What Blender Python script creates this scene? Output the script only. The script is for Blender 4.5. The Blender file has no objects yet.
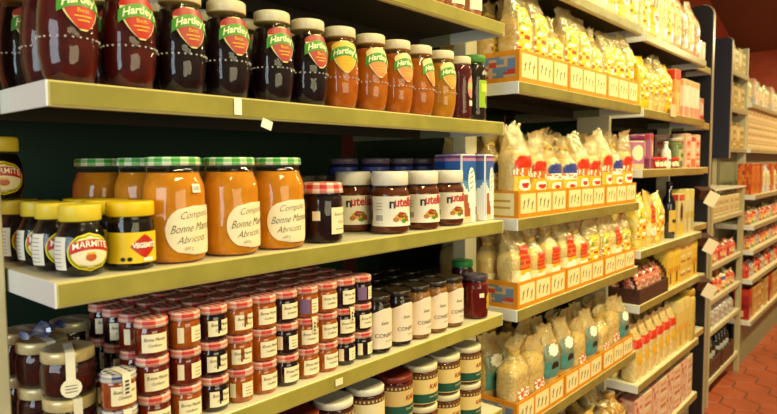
import bpy, math, random
from math import sin, cos, pi, radians
from mathutils import Matrix, Vector, noise

random.seed(7)
scene = bpy.context.scene
COL = scene.collection
H = 1.32                        # eye height above the floor

# ------------------------------------------------------------------ camera
f_px, yaw, pit, rol = 611.26, 0.7135, 0.0683, -0.0067
F = Vector((cos(yaw)*cos(pit), sin(yaw)*cos(pit), -sin(pit)))
R = Vector((sin(yaw), -cos(yaw), 0)); U = R.cross(F)
R2 = R*cos(rol) + U*sin(rol); U2 = -R*sin(rol) + U*cos(rol)
cd = bpy.data.cameras.new('camera'); cam = bpy.data.objects.new('camera', cd); COL.objects.link(cam)
cd.sensor_width = 36; cd.lens = 36*f_px/777; cd.clip_start = 0.02
cam.matrix_world = Matrix(((R2.x, U2.x, -F.x, 0), (R2.y, U2.y, -F.y, 0), (R2.z, U2.z, -F.z, H), (0, 0, 0, 1)))
cd.dof.use_dof = True; cd.dof.focus_distance = 1.15; cd.dof.aperture_fstop = 6.5
scene.camera = cam
# ------------------------------------------------------------------ light
w = bpy.data.worlds.new('shop_ambient'); scene.world = w; w.use_nodes = True
w.node_tree.nodes['Background'].inputs[0].default_value = (1.0, .88, .52, 1)
w.node_tree.nodes['Background'].inputs[1].default_value = 0.13
def area(name, loc, target, sx, sy, power, color):
    l = bpy.data.lights.new(name, 'AREA'); l.shape = 'RECTANGLE'; l.size = sx; l.size_y = sy
    l.energy = power; l.color = color
    o = bpy.data.objects.new(name, l); COL.objects.link(o); o.location = loc
    o.rotation_euler = (Vector(target)-Vector(loc)).to_track_quat('-Z', 'Y').to_euler()
    return o
area('window_daylight', (-2.2, .1, H+.35), (1.0, .7, H-.1), 1.6, 1.3, 30, (.78, .92, 1.0))
LAMPS = [(.3, -.75, H+1.35, 26), (1.9, -.35, H+1.42, 50), (3.6, -.3, H+1.42, 22), (5.4, -.3, H+1.42, 26), (7.2, -.3, H+1.3, 60)]
LAMPCOL = (1.0, .84, .40)
area('camera_side_fill', (.2, -2.6, H+.1), (1.0, .8, H-.2), 2.2, 1.2, 28, (1.0, .89, .54))  # unseen fill light, added to brighten the goods from behind the camera
vs = scene.view_settings
vs.view_transform = 'Standard'; vs.look = 'None'; vs.gamma = 1; vs.use_curve_mapping = False
vs.exposure = 0.35

# ------------------------------------------------------------------ materials
def lin(c): return c/12.92 if c <= .04045 else ((c+.055)/1.055)**2.4
def hexc(h): return tuple(lin(int(h[i:i+2], 16)/255) for i in (0, 2, 4)) + (1,)
MATS = {}
def mat(h, rough=.5, coat=0, metal=0, noise_to=None, nscale=60, bump=0, bscale=200, spec=.5):
    key = (h, rough, coat, metal, noise_to, nscale, bump, bscale, spec)
    if key in MATS: return MATS[key]
    m = bpy.data.materials.new('mat_'+h); m.use_nodes = True; nt = m.node_tree
    b = nt.nodes['Principled BSDF']; b.inputs['Base Color'].default_value = hexc(h)
    b.inputs['Roughness'].default_value = rough; b.inputs['Metallic'].default_value = metal
    b.inputs['Coat Weight'].default_value = coat; b.inputs['Coat Roughness'].default_value = .08
    b.inputs['Specular IOR Level'].default_value = spec
    if noise_to or bump:
        tc = nt.nodes.new('ShaderNodeTexCoord')
    if noise_to:
        n = nt.nodes.new('ShaderNodeTexNoise'); n.inputs['Scale'].default_value = nscale; n.inputs['Detail'].default_value = 3
        r = nt.nodes.new('ShaderNodeValToRGB'); r.color_ramp.elements[0].position = .38; r.color_ramp.elements[1].position = .62
        r.color_ramp.elements[0].color = hexc(h); r.color_ramp.elements[1].color = hexc(noise_to)
        nt.links.new(tc.outputs['Object'], n.inputs['Vector']); nt.links.new(n.outputs['Fac'], r.inputs[0])
        nt.links.new(r.outputs[0], b.inputs['Base Color'])
    if bump:
        n2 = nt.nodes.new('ShaderNodeTexNoise'); n2.inputs['Scale'].default_value = bscale
        bp = nt.nodes.new('ShaderNodeBump'); bp.inputs['Strength'].default_value = bump; bp.inputs['Distance'].default_value = .01
        nt.links.new(tc.outputs['Object'], n2.inputs['Vector']); nt.links.new(n2.outputs['Fac'], bp.inputs['Height'])
        nt.links.new(bp.outputs[0], b.inputs['Normal'])
    MATS[key] = m
    return m
def facing_mix(nt, lo, hi, pw):
    lw = nt.nodes.new('ShaderNodeLayerWeight'); lw.inputs['Blend'].default_value = .5
    p = nt.nodes.new('ShaderNodeMath'); p.operation = 'POWER'; p.inputs[1].default_value = pw
    m = nt.nodes.new('ShaderNodeMath'); m.operation = 'MULTIPLY_ADD'; m.inputs[1].default_value = hi-lo; m.inputs[2].default_value = lo
    nt.links.new(lw.outputs['Facing'], p.inputs[0]); nt.links.new(p.outputs[0], m.inputs[0])
    return lw, m
def glass(h='FFFFFF', name='clear_glass', strength=1.0, bump=.10):
    key = ('glass', h, strength, bump)
    if key in MATS: return MATS[key]
    m = bpy.data.materials.new(name); m.use_nodes = True; nt = m.node_tree
    for n in list(nt.nodes):
        if n.type == 'BSDF_PRINCIPLED': nt.nodes.remove(n)
    out = [n for n in nt.nodes if n.type == 'OUTPUT_MATERIAL'][0]
    t = nt.nodes.new('ShaderNodeBsdfTransparent'); t.inputs[0].default_value = hexc(h)
    g = nt.nodes.new('ShaderNodeBsdfGlossy'); g.inputs['Roughness'].default_value = .05
    lw, fr = facing_mix(nt, .05, .75, 4)
    mx = nt.nodes.new('ShaderNodeMixShader')
    nt.links.new(fr.outputs[0], mx.inputs[0]); nt.links.new(t.outputs[0], mx.inputs[1]); nt.links.new(g.outputs[0], mx.inputs[2])
    nt.links.new(mx.outputs[0], out.inputs[0])
    if bump:
        tc = nt.nodes.new('ShaderNodeTexCoord'); n2 = nt.nodes.new('ShaderNodeTexNoise'); n2.inputs['Scale'].default_value = 55
        n2.inputs['Detail'].default_value = 1
        bp = nt.nodes.new('ShaderNodeBump'); bp.inputs['Strength'].default_value = bump; bp.inputs['Distance'].default_value = .01
        nt.links.new(tc.outputs['Object'], n2.inputs['Vector']); nt.links.new(n2.outputs['Fac'], bp.inputs['Height'])
        nt.links.new(bp.outputs[0], g.inputs['Normal']); nt.links.new(bp.outputs[0], lw.inputs['Normal'])
    MATS[key] = m
    return m

CREAM = mat('F6E9C4', .6); WHITE = mat('F4F1E6', .5); BLACK = mat('15110F', .4); INK = mat('3A2A1E', .7)
PRINTW = mat('FFFDF0', .5); PRINTR = mat('C8201A', .45); PRINTG = mat('3E9A2A', .45); PRINTY = mat('F2C61C', .45)
ORANGE = mat('E38A1C', .5); NAVY = mat('1B2350', .4)
SHELFW = mat('E6E0C4', .38, noise_to='DED6B6', nscale=8)
ENDW = mat('E9EBE6', .3)
STRIP = mat('A69C4A', .28, .5, noise_to='968E40', nscale=14)
STRIPEDGE = mat('D8CB85', .3)
POST = mat('CFC7A6', .45)
UNDERSHADE = mat('2C2418', .7)
BACKG = mat('082C18', .7)
STRIP2 = mat('8E8644', .3, .3, noise_to='7E763A', nscale=14)
GREYP = mat('8D8A6C', .6)

# ------------------------------------------------------------------ mesh kit
class MB:
    def __init__(s): s.v = []; s.f = []; s.m = []; s.s = []; s.mats = []
    def mi(s, m):
        if m not in s.mats: s.mats.append(m)
        return s.mats.index(m)
    def add(s, vs_, fs, m, smooth=False):
        o = len(s.v); s.v += [tuple(p) for p in vs_]
        many = isinstance(m, list)
        for i, fc in enumerate(fs):
            s.f.append([a+o for a in fc]); s.m.append(s.mi(m[i] if many else m)); s.s.append(smooth)
    def box(s, x0, x1, y0, y1, z0, z1, m, bev=0):
        if bev <= 0:
            v = [(x, y, z) for z in (z0, z1) for y in (y0, y1) for x in (x0, x1)]
            s.add(v, [(0, 2, 3, 1), (4, 5, 7, 6), (0, 1, 5, 4), (2, 6, 7, 3), (0, 4, 6, 2), (1, 3, 7, 5)], m); return
        b = min(bev, (x1-x0)*.45, (y1-y0)*.45, (z1-z0)*.45)
        def ring(i, z): return [(x0+i, y0+b, z), (x0+b, y0+i, z), (x1-b, y0+i, z), (x1-i, y0+b, z), (x1-i, y1-b, z), (x1-b, y1-i, z), (x0+b, y1-i, z), (x0+i, y1-b, z)]
        def inner(z): return [(x0+b, y0+b, z)]*2+[(x1-b, y0+b, z)]*2+[(x1-b, y1-b, z)]*2+[(x0+b, y1-b, z)]*2
        rings = [[(x0+b*.9, y0+b, z0), (x0+b, y0+b*.9, z0), (x1-b, y0+b*.9, z0), (x1-b*.9, y0+b, z0), (x1-b*.9, y1-b, z0), (x1-b, y1-b*.9, z0), (x0+b, y1-b*.9, z0), (x0+b*.9, y1-b, z0)],
                 ring(0, z0+b), ring(0, z1-b),
                 [(x0+b*.9, y0+b, z1), (x0+b, y0+b*.9, z1), (x1-b, y0+b*.9, z1), (x1-b*.9, y0+b, z1), (x1-b*.9, y1-b, z1), (x1-b, y1-b*.9, z1), (x0+b, y1-b*.9, z1), (x0+b*.9, y1-b, z1)]]
        v = sum(rings, []); fs = []
        for k in range(3):
            for i in range(8): fs.append((k*8+i, k*8+(i+1) % 8, (k+1)*8+(i+1) % 8, (k+1)*8+i))
        fs.append(tuple(range(7, -1, -1))); fs.append(tuple(range(24, 32)))
        s.add(v, fs, m)
    def lathe(s, prof, m, n=28, cx=0, cy=0, smooth=True, wob=None, colf=None):
        v = []; fs = []; ms = []
        for r, z in prof:
            for i in range(n):
                a = 2*pi*i/n; rr = r*(wob(a, z) if wob else 1)
                v.append((cx+rr*cos(a), cy+rr*sin(a), z))
        for k in range(len(prof)-1):
            for i in range(n):
                fs.append((k*n+i, k*n+(i+1) % n, (k+1)*n+(i+1) % n, (k+1)*n+i)); ms.append(colf(k, i) if colf else m)
        if prof[0][0] > 1e-4: fs.append(tuple(range(n-1, -1, -1))); ms.append(colf(0, -1) if colf else m)
        if prof[-1][0] > 1e-4: fs.append(tuple((len(prof)-1)*n+i for i in range(n))); ms.append(colf(len(prof), -1) if colf else m)
        s.add(v, fs, ms, smooth)
    def grid(s, P, nu, nv, m, smooth=True, colf=None):
        v = [P(i/nu, j/nv) for j in range(nv+1) for i in range(nu+1)]; fs = []; ms = []
        for j in range(nv):
            for i in range(nu):
                c = colf((i+.5)/nu, (j+.5)/nv) if colf else m
                if c is None: continue
                a = j*(nu+1)+i; fs.append((a, a+1, a+nu+2, a+nu+1)); ms.append(c)
        s.add(v, fs, ms, smooth)
    def build(s, name, parent=None):
        me = bpy.data.meshes.new(name); me.from_pydata(s.v, [], s.f)
        for m in s.mats: me.materials.append(m)
        me.polygons.foreach_set('material_index', s.m); me.polygons.foreach_set('use_smooth', s.s)
        me.update(); me.validate()
        o = bpy.data.objects.new(name, me); COL.objects.link(o)
        if parent: o.parent = parent
        return o

def rfun(prof):
    ps = sorted([(z, r) for r, z in prof])
    def f(z):
        if z <= ps[0][0]: return ps[0][1]
        for (a, ra), (b, rb) in zip(ps, ps[1:]):
            if a <= z <= b: return ra+(rb-ra)*(z-a)/(b-a) if b > a else max(ra, rb)
        return ps[-1][1]
    return f
def wrap(mb, rf, z0, z1, xl, xr, m, a0=0, eps=.0006, nu=14, nv=10, R0=None, colf=None):
    """patch wrapped on a round body; xl/xr (metres along the girth) may be functions of v"""
    R0 = R0 or rf((z0+z1)/2)
    L = xl if callable(xl) else (lambda v: xl); Rr = xr if callable(xr) else (lambda v: xr)
    def P(u, v):
        z = z0+(z1-z0)*v; a = a0+(L(v)+(Rr(v)-L(v))*u)/R0; r = rf(z)+eps
        return (r*sin(a), -r*cos(a), z)
    mb.grid(P, nu, nv, m, colf=colf)
def ell(c, a):   # half-width of an ellipse over v in 0..1
    return (lambda v: c-a*math.sqrt(max(0, 1-(2*v-1)**2))), (lambda v: c+a*math.sqrt(max(0, 1-(2*v-1)**2)))
TXT = {}
def textmesh(t, size, shear=0, off=0):
    k = (t, size, shear, off)
    if k not in TXT:
        c = bpy.data.curves.new('t', 'FONT'); c.body = t; c.size = size; c.shear = shear; c.offset = off; c.resolution_u = 2
        c.align_x = 'CENTER'; c.align_y = 'CENTER'
        o = bpy.data.objects.new('t', c); COL.objects.link(o)
        dg = bpy.context.evaluated_depsgraph_get(); me = bpy.data.meshes.new_from_object(o.evaluated_get(dg))
        TXT[k] = ([tuple(v.co) for v in me.vertices], [tuple(p.vertices) for p in me.polygons])
        bpy.data.objects.remove(o); bpy.data.curves.remove(c); bpy.data.meshes.remove(me)
    return TXT[k]
def wraptext(mb, t, size, xc, zc, rf, m, a0=0, eps=.0012, shear=0, off=0, R0=None, arc=0, sx=1, tilt=0):
    vs_, fs = textmesh(t, size, shear, off); R0 = R0 or rf(zc); out = []
    for x, y, _ in vs_:
        x *= sx; z = zc+y-arc*x*x+tilt*x; a = a0+(xc+x)/R0; r = rf(z)+eps
        out.append((r*sin(a), -r*cos(a), z))
    mb.add(out, fs, m)
def flattext(mb, t, size, xc, zc, y, m, shear=0, off=0, vertical=False):
    vs_, fs = textmesh(t, size, shear, off)
    if vertical: mb.add([(xc-b, y, zc+a) for a, b, _ in vs_], fs, m)
    else: mb.add([(xc+a, y, zc+b) for a, b, _ in vs_], fs, m)

def empty(name, loc=(0, 0, 0), rz=0):
    o = bpy.data.objects.new(name, None); COL.objects.link(o); o.location = loc; o.rotation_euler = (0, 0, rz)
    o.empty_display_size = .02
    return o
def tag(o, label, cat, group=None, kind=None):
    o['label'] = label; o['category'] = cat
    if group: o['group'] = group
    if kind: o['kind'] = kind
def copytree(o, parent=None):
    c = o.copy(); COL.objects.link(c)
    if parent: c.parent = parent
    for ch in list(o.children): copytree(ch, c)
    return c
class Kit:
    def __init__(s, fn, *a, **kw): s.fn = fn; s.a = a; s.kw = kw; s.root = None; s.used = False
    def put(s, x, y, z, label, cat, group=None, rz=0, sc=None, tilt=None):
        if s.root is None: s.root = s.fn(*s.a, **s.kw)
        if not s.used: o = s.root; s.used = True
        else:
            o = copytree(s.root)
            if 'group' in o.keys(): del o['group']
        o.location = (x, y, z+H); o.rotation_euler = (tilt[0], tilt[1], rz) if tilt else (0, 0, rz)
        if sc: o.scale = (sc, sc, sc) if not isinstance(sc, tuple) else sc
        tag(o, label, cat, group)
        return o
ORD = ['leftmost', 'second', 'third', 'fourth', 'fifth', 'sixth', 'seventh', 'eighth', 'ninth', 'tenth', 'eleventh', 'twelfth', 'thirteenth', 'fourteenth', 'fifteenth', 'sixteenth', 'seventeenth', 'eighteenth', 'nineteenth', 'twentieth', 'twenty-first', 'twenty-second']
def nth(i): return ORD[i] if i == 0 else ORD[i]+' from left'
ROW = ['front row', 'second row', 'third row', 'rear row', 'fifth row']

# ------------------------------------------------------------------ room
def struct(o): o['kind'] = 'structure'; return o
FLOORG = mat('5E3A2A', .7)
TILE = mat('B0583A', .38, noise_to='9C4A2E', nscale=3, bump=.05, bscale=40)
mb = MB(); mb.box(-3.2, 9.2, -3.6, 1.9, -.1, -.004, FLOORG)
hr = .105
i = 0
cx = 2.0
while cx < 8.4:
    cy = -1.4 + (hr*.866 if i % 2 else 0)
    while cy < 1.6:
        pts = [(cx+hr*.955*cos(pi/3*k), cy+hr*.955*sin(pi/3*k)) for k in range(6)]
        lo = [(cx+(a-cx)*.96, cy+(b-cy)*.96, 0) for a, b in pts]
        v = [(a, b, -.004) for a, b in pts]+[(cx+(a-cx)*.965, cy+(b-cy)*.965, 0) for a, b in pts]
        mb.add(v, [tuple(range(6, 12))]+[(k, (k+1) % 6, 6+(k+1) % 6, 6+k) for k in range(6)], TILE)
        cy += hr*1.732
    cx += hr*1.5; i += 1
struct(mb.build('floor'))
REDW = mat('DC7A58', .75, noise_to='D06E4C', nscale=4)
mb = MB(); mb.box(-3.2, 9.0, 1.8, 1.9, 0, H+3.2, REDW); struct(mb.build('wall_back'))
mb = MB(); mb.box(9.0, 9.1, -3.6, 1.9, 0, H+3.2, REDW); struct(mb.build('wall_far'))
CEIL = mat('7A5C46', .85)
mb = MB()
mb.add([(-3.2, -3.6, H+2.0), (6.6, -3.6, H+2.0), (9.0, -3.6, H+1.40), (9.0, 1.8, H+1.40), (6.6, 1.8, H+2.0), (-3.2, 1.8, H+2.0),
        (-3.2, -3.6, H+2.1), (6.6, -3.6, H+2.1), (9.0, -3.6, H+1.5), (9.0, 1.8, H+1.5), (6.6, 1.8, H+2.1), (-3.2, 1.8, H+2.1)],
       [(0, 5, 4, 1), (1, 4, 3, 2), (6, 7, 10, 11), (7, 8, 9, 10), (0, 1, 7, 6), (1, 2, 8, 7), (3, 4, 10, 9), (4, 5, 11, 10), (0, 6, 11, 5), (2, 3, 9, 8)], CEIL)
struct(mb.build('ceiling'))
LIGHTG = mat('FFF3D0', .4)
for k, (x, y, z, pw) in enumerate(LAMPS):
    t = empty('ceiling_light', (x, y, z))
    tag(t, 'slim hanging strip light over the aisle, ' + ['nearest the left end', 'second from the near end', 'middle one of five', 'second from the far end', 'farthest down the aisle'][k], 'ceiling light', 'strip lights over the aisle')
    mb = MB(); mb.box(-.6, .6, -.09, .09, .03, .08, WHITE, .008); mb.build('housing', t)
    for sx in (-.5, .5):
        top = (H+2.0 if x < 6.6 else H+2.0-(x-6.6)*.25) - z
        mb = MB(); mb.lathe([(.004, .08), (.004, top-.002)], GREYP, 8, cx=sx); mb.build('hanger', t)
    l = bpy.data.lights.new('lamp', 'AREA'); l.shape = 'RECTANGLE'; l.size = 1.15; l.size_y = .16; l.energy = pw; l.color = LAMPCOL
    o = bpy.data.objects.new('lamp', l); COL.objects.link(o); o.parent = t; o.location = (0, 0, .025)

# ------------------------------------------------------------------ shelving
LIP = .0305
def shelf(root, x0, x1, yf, yb, z, ybr, strip=STRIP, thick=LIP):
    mb = MB()
    mb.box(x0, x1, yf+.004, yb, H+z-.002, H+z, SHELFW)                    # board
    mb.box(x0, x1, yf+.012, yb, H+z-.004, H+z-.002, UNDERSHADE)                # underside, shade put in as dark colour
    mb.box(x0, x1, yf+.0015, yf+.012, H+z-thick, H+z-.0001, STRIPEDGE, .001)  # folded lip
    mb.box(x0+.003, x1-.003, yf+.25, yf+.262, H+z-thick, H+z-.004, UNDERSHADE)    # stiffener under the board
    s = mb.build('shelf', root)
    mb = MB(); mb.box(x0+.002, x1-.002, yf-.0005, yf+.0014, H+z-thick+.003, H+z-.0025, strip); mb.build('price_strip', s)
    for e0, e1 in ((x0-.003, x0), (x1, x1+.003)):
        mb = MB(); mb.box(e0, e1, yf+.001, ybr, H+z-thick, H+z, ENDW, .001)
        mb.box(e0, e1, ybr+.002, yb-.05, H+z-thick, H+z-.001, GREYP, .001); mb.build('end_bracket', s)
    return s
def unit(name, label, x0, x1, yf, yb, zs, posts, ybr, ztop, cat='shelving', strip=STRIP, back=BACKG, thick=LIP, pm=POST):
    t = empty(name, ((x0+x1)/2, yf, 0)); tag(t, label, cat)
    t0 = Matrix.Translation(t.location)
    for z in zs: shelf(t, x0, x1, yf, yb, z, ybr, strip, thick)
    for (a, b, c, d) in posts:
        mb = MB(); mb.box(a, b, c, d, 0, H+ztop, pm, .002); mb.build('upright', t)
    mb = MB(); mb.box(x0-.004, x1+.004, yb+.001, yb+.012, 0, H+ztop, back); mb.build('back_panel', t)
    mb = MB(); mb.box(x0, x1, yf+.06, yf+.075, 0, H+zs[-1]-thick-.001, GREYP); mb.build('kick_board', t)
    for c in t.children: c.matrix_parent_inverse = t0.inverted()
    return t
S0, S1, S2, S3, S4 = .332, .100, -.134, -.361, -.598
u1 = unit('shelving_unit', 'cream metal shelving bay nearest left, full of jam jars', .2787, 1.287, .75, 1.30, [S0, S1, S2, S3, S4, -.86, -1.16],
     [(.216, .2725, .905, .945), (1.300, 1.352, .866, .905)], .9047, .95)
B1, B2_, B3, B4 = .205, -.136, -.368, -.68
unit('shelving_unit', 'cream metal shelving bay with orange carton trays of bagged sweets', 1.3619, 2.235, .75, 1.30, [.478, B1, B2_, B3, B4, -.98, -1.2],
     [(2.242, 2.262, .865, .99)], .90, .95, strip=STRIP2)
C0, C1, C2, C3, C4, C5 = .465, .197, -.021, -.317, -.52, -.82
unit('shelving_unit', 'cream metal shelving bay with purple tin and cartons, third from left', 2.268, 3.088, .75, 1.30, [C0, C1, C2, C3, C4, C5, -1.08],
     [(3.094, 3.110, .90, .96)], .90, .95, strip=STRIP2)
unit('shelving_unit', 'narrow dark shelving bay before the tall black end panel', 3.116, 3.385, .80, 1.30, [.47, .197, -.02, -.30, -.56, -.84],
     [], .92, .75, back=BLACK)
# tags on the first bay
def pricetag(name, lab, x, z, w_, h_, m, yf=.7485, tip=0):
    mb = MB(); mb.box(-w_/2, w_/2, -.0008, 0, -h_/2, h_/2, m, .0003)
    o = mb.build(name); o.location = (x, yf, H+z); o.rotation_euler = (0, tip, 0); tag(o, lab, 'price tag'); return o
pricetag('price_tag', 'small white price tag clipped to the top jam shelf edge', .533, S1-.014, .013, .024, PRINTW)
pricetag('price_tag', 'torn white paper tag hanging below the top jam shelf edge', .585, S1-.037, .02, .014, PRINTW, .7492, .3)
pricetag('price_tag', 'tiny faded white tag on the third shelf edge under mini jars', .73, S3-.015, .018, .012, CREAM)

# ------------------------------------------------------------------ jars
def simple_cap(root, r, z0, h, m, name='lid', n=32, rim=None, parent=None):
    mb = MB(); rim = rim or m
    prof = [(r*.96, z0), (r, z0+.0012), (r, z0+h*.82), (r*.97, z0+h*.94), (r*.90, z0+h), (r*.80, z0+h*.96), (0.0001, z0+h*.95)]
    def wob(a, z): return 1+(.012*sin(a*n*1.0) if z0+.001 < z < z0+h*.85 else 0)
    mb.lathe(prof, m, n, wob=None, colf=lambda k, i: rim if k <= 0 else m)
    return mb.build(name, root)

FLUTE = lambda a, z: 1.0
def fruit_jar(content, c2, labtop, labbot, gold='E9DDB8'):
    t = empty('jam_jar'); Hh = .143
    prof = [(.020, 0), (.0262, .002), (.0292, .008), (.0325, .022), (.0342, .036), (.0345, .046), (.0338, .052), (.0345, .058), (.0342, .072), (.0325, .090), (.0300, .105), (.0278, .114), (.0262, .120), (.0258, .128)]
    rf = rfun(prof)
    mb = MB(); mb.lathe([(r, z) for r, z in prof], glass(), 36); mb.build('glass_jar', t)
    mb = MB(); mb.lathe([(max(r-.0014, .001), z+.0015) for r, z in prof if z < .115], mat(content, .5, 0, noise_to=c2, nscale=45, spec=.1), 32); mb.build('contents', t)
    simple_cap(t, .0288, .124, .0185, mat(gold, .38, .3, bump=.15, bscale=300), rim=mat('B99A4A', .35))
    # moulded beads round the belly
    mb = MB()
    for k in range(26):
        a = 2*pi*k/26; r = rf(.053)+.0002; x, y = r*sin(a), -r*cos(a); d = .0020
        mb.add([(x-d, y, .053), (x+d, y, .053), (x, y-d, .053), (x, y+d, .053), (x, y, .0514), (x, y, .0546)],
               [(0, 2, 5), (2, 1, 5), (1, 3, 5), (3, 0, 5), (2, 0, 4), (1, 2, 4), (3, 1, 4), (0, 3, 4)], mat('D9D4C8', .15, 1), True)
    mb.build('moulded_beads', t)
    mb = MB(); a0 = -.12
    lw = lambda v: -.0205*math.sqrt(max(0, 1-(1-v)**2.2))*(.55+.45*v)-.001
    rw = lambda v: -lw(v)
    border = mat('F3E9A0', .4)
    def hw(v):   # leaf: pointed foot, broad two-lobed top
        return .0265*(sin(pi*min(1, v*.62+.02))**.75 if v < .8 else sin(pi*.516)**.75*(1-((v-.8)/.2)**2.2*.75))
    def body(k, eps, m, z0, z1, v0=0, v1=1):
        wrap(mb, rf, z0, z1, lambda v: -hw(v0+(v1-v0)*v)*k, lambda v: hw(v0+(v1-v0)*v)*k, m, a0, eps, 14, 12)
    body(1, .0006, border, .061, .117)
    body(.92, .0009, labbot, .063, .092, .04, .56)
    body(.92, .0009, labtop, .103, .1155, .75, .97)
    # green band with the name
    gz = lambda x: -18*x*x
    def P(u, v):
        x = -.0265+.053*u; z = .0905+.0165*v-14*x*x; a = a0+x/.031; r = rf(z)+.0013
        return (r*sin(a), -r*cos(a), z)
    mb.grid(P, 14, 3, mat('4C9A26', .4))
    wraptext(mb, "Hartley's", .0142, 0, .0985, rf, mat('F6F5C8', .4), a0, .0019, .15, .0004, .031, 14, .86)
    wraptext(mb, 'Best', .0075, 0, .085, rf, PRINTY, a0, .0016, 0, 0, .031)
    for k in range(2):
        wrap(mb, rf, .0775-k*.005, .0788-k*.005, -.010+k*.003, .010-k*.003, PRINTY, a0, .0014, 6, 1)
    mb.build('front_label', t)
    return t
RED = mat('C5281C', .4)
kits = {
 'red': Kit(fruit_jar, '3A0A08', '52100A', RED, RED),
 'black': Kit(fruit_jar, '120609', '1E0A12', mat('B03A30', .4), mat('B8443A', .4)),
 'orange': Kit(fruit_jar, 'A6500C', 'B66010', mat('E8C24A', .4), mat('F0B52A', .4)),
 'orange2': Kit(fruit_jar, 'A8560E', 'B86612', mat('E8D08A', .4), mat('E5925A', .4)),
 'gold': Kit(fruit_jar, 'B27410', 'BE821A', mat('E8D08A', .4), mat('E8A24A', .4)),
}
fx = [(.318, 'red', 'dark red', .25), (.394, 'red', 'dark red', .15), (.469, 'black', 'black', .1), (.545, 'black', 'black', .05), (.63, 'black', 'black', .05), (.705, 'black', 'black', .1), (.781, 'black', 'black', .05),
      (.861, 'orange', 'orange', -.25), (.937, 'orange2', 'orange', .0), (1.008, 'orange2', 'orange', .35), (1.086, 'gold', 'golden', .0)]
# seventh in the photograph (x 340) is already orange
fx[6] = (.781, 'orange', 'orange', -.3); fx[7] = (.861, 'orange2', 'orange', -.1)
for k, (x, kd, cn, rz) in enumerate(fx):
    kits[kd].put(x, .789, S1, 'white capped %s jam jar, %s, front row of top shelf' % (cn, nth(k)), 'jar', 'bulbous jam jars on the top jam shelf', rz)
for k in range(6):
    kits['red' if k < 2 else 'black'].put(.326+.0765*k, .868, S1, 'white capped dark jam jar, %s in the second row, top shelf' % nth(k), 'jar', 'bulbous jam jars on the top jam shelf', .2)
for k in range(2):
    kits['black'].put(.322+.078*k, .944, S1, ['dark jam jar at the left end of the third row, top shelf', 'dark jam jar behind the two leftmost rows of the top shelf, inner one'][k], 'jar', 'bulbous jam jars on the top jam shelf', .2)

def plain_jar(name, r, h, lidh, content, c2, lidm, label, sh=.012, neck=.86, glassy=True, n=32):
    """straight sided jar; label(mb_factory, rf) adds decals"""
    t = empty(name); hb = h-lidh+.004; rn = r*neck
    prof = [(r*.80, 0), (r*.95, .0015), (r, .006), (r, hb-sh-.010), (r*.985, hb-sh-.004), (rn*1.03, hb-.009), (rn, hb-.005), (rn, hb)]
    rf = rfun(prof)
    mb = MB(); mb.lathe(prof, glass(), n); mb.build('glass_jar', t)
    mb = MB(); mb.lathe([(p-.0013, z+.0014) for p, z in prof if z < hb-.006], mat(content, .5, 0, noise_to=c2, nscale=60, spec=.1), n); mb.build('contents', t)
    if lidm: simple_cap(t, rn*1.07, h-lidh, lidh, lidm)
    label(t, rf)
    return t
def gingham_cap(t, r, z0, h, A, n=24, Bm=None, name='gingham_lid', skirt=0):
    Bm = Bm or mat('F3E2D6', .5); C = mat(A[1], .5); A_ = mat(A[0], .5)
    cell = lambda p, q: A_ if (p+q == 2) else (C if p+q == 1 else Bm)
    mb = MB()
    prof = [(r*(1+skirt), z0), (r*(1+skirt*.4), z0+h*.42), (r*.99, z0+h*.8), (r*.94, z0+h*.97)]
    mb.lathe(prof+[(r*.90, z0+h)], None, n, colf=lambda k, i: (WHITE if i < 0 else cell((i//(3 if n == 24 else 2)) % 2, k % 2)))
    N = 8; R_ = r*.90
    for a in range(N):
        for b in range(N):
            xs = [-R_+2*R_*(a+q)/N for q in (0, 1)]; ys = [-R_+2*R_*(b+q)/N for q in (0, 1)]
            pts = []
            for X, Y in ((xs[0], ys[0]), (xs[1], ys[0]), (xs[1], ys[1]), (xs[0], ys[1])):
                d = math.hypot(X, Y)
                if d > R_: X, Y = X*R_/d, Y*R_/d
                pts.append((X, Y, z0+h+.0002))
            if (xs[0]+xs[1])**2+(ys[0]+ys[1])**2 < 4.3*R_*R_: mb.add(pts, [(0, 1, 2, 3)], cell(a % 2, b % 2))
    return mb.build(name, t)

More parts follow.
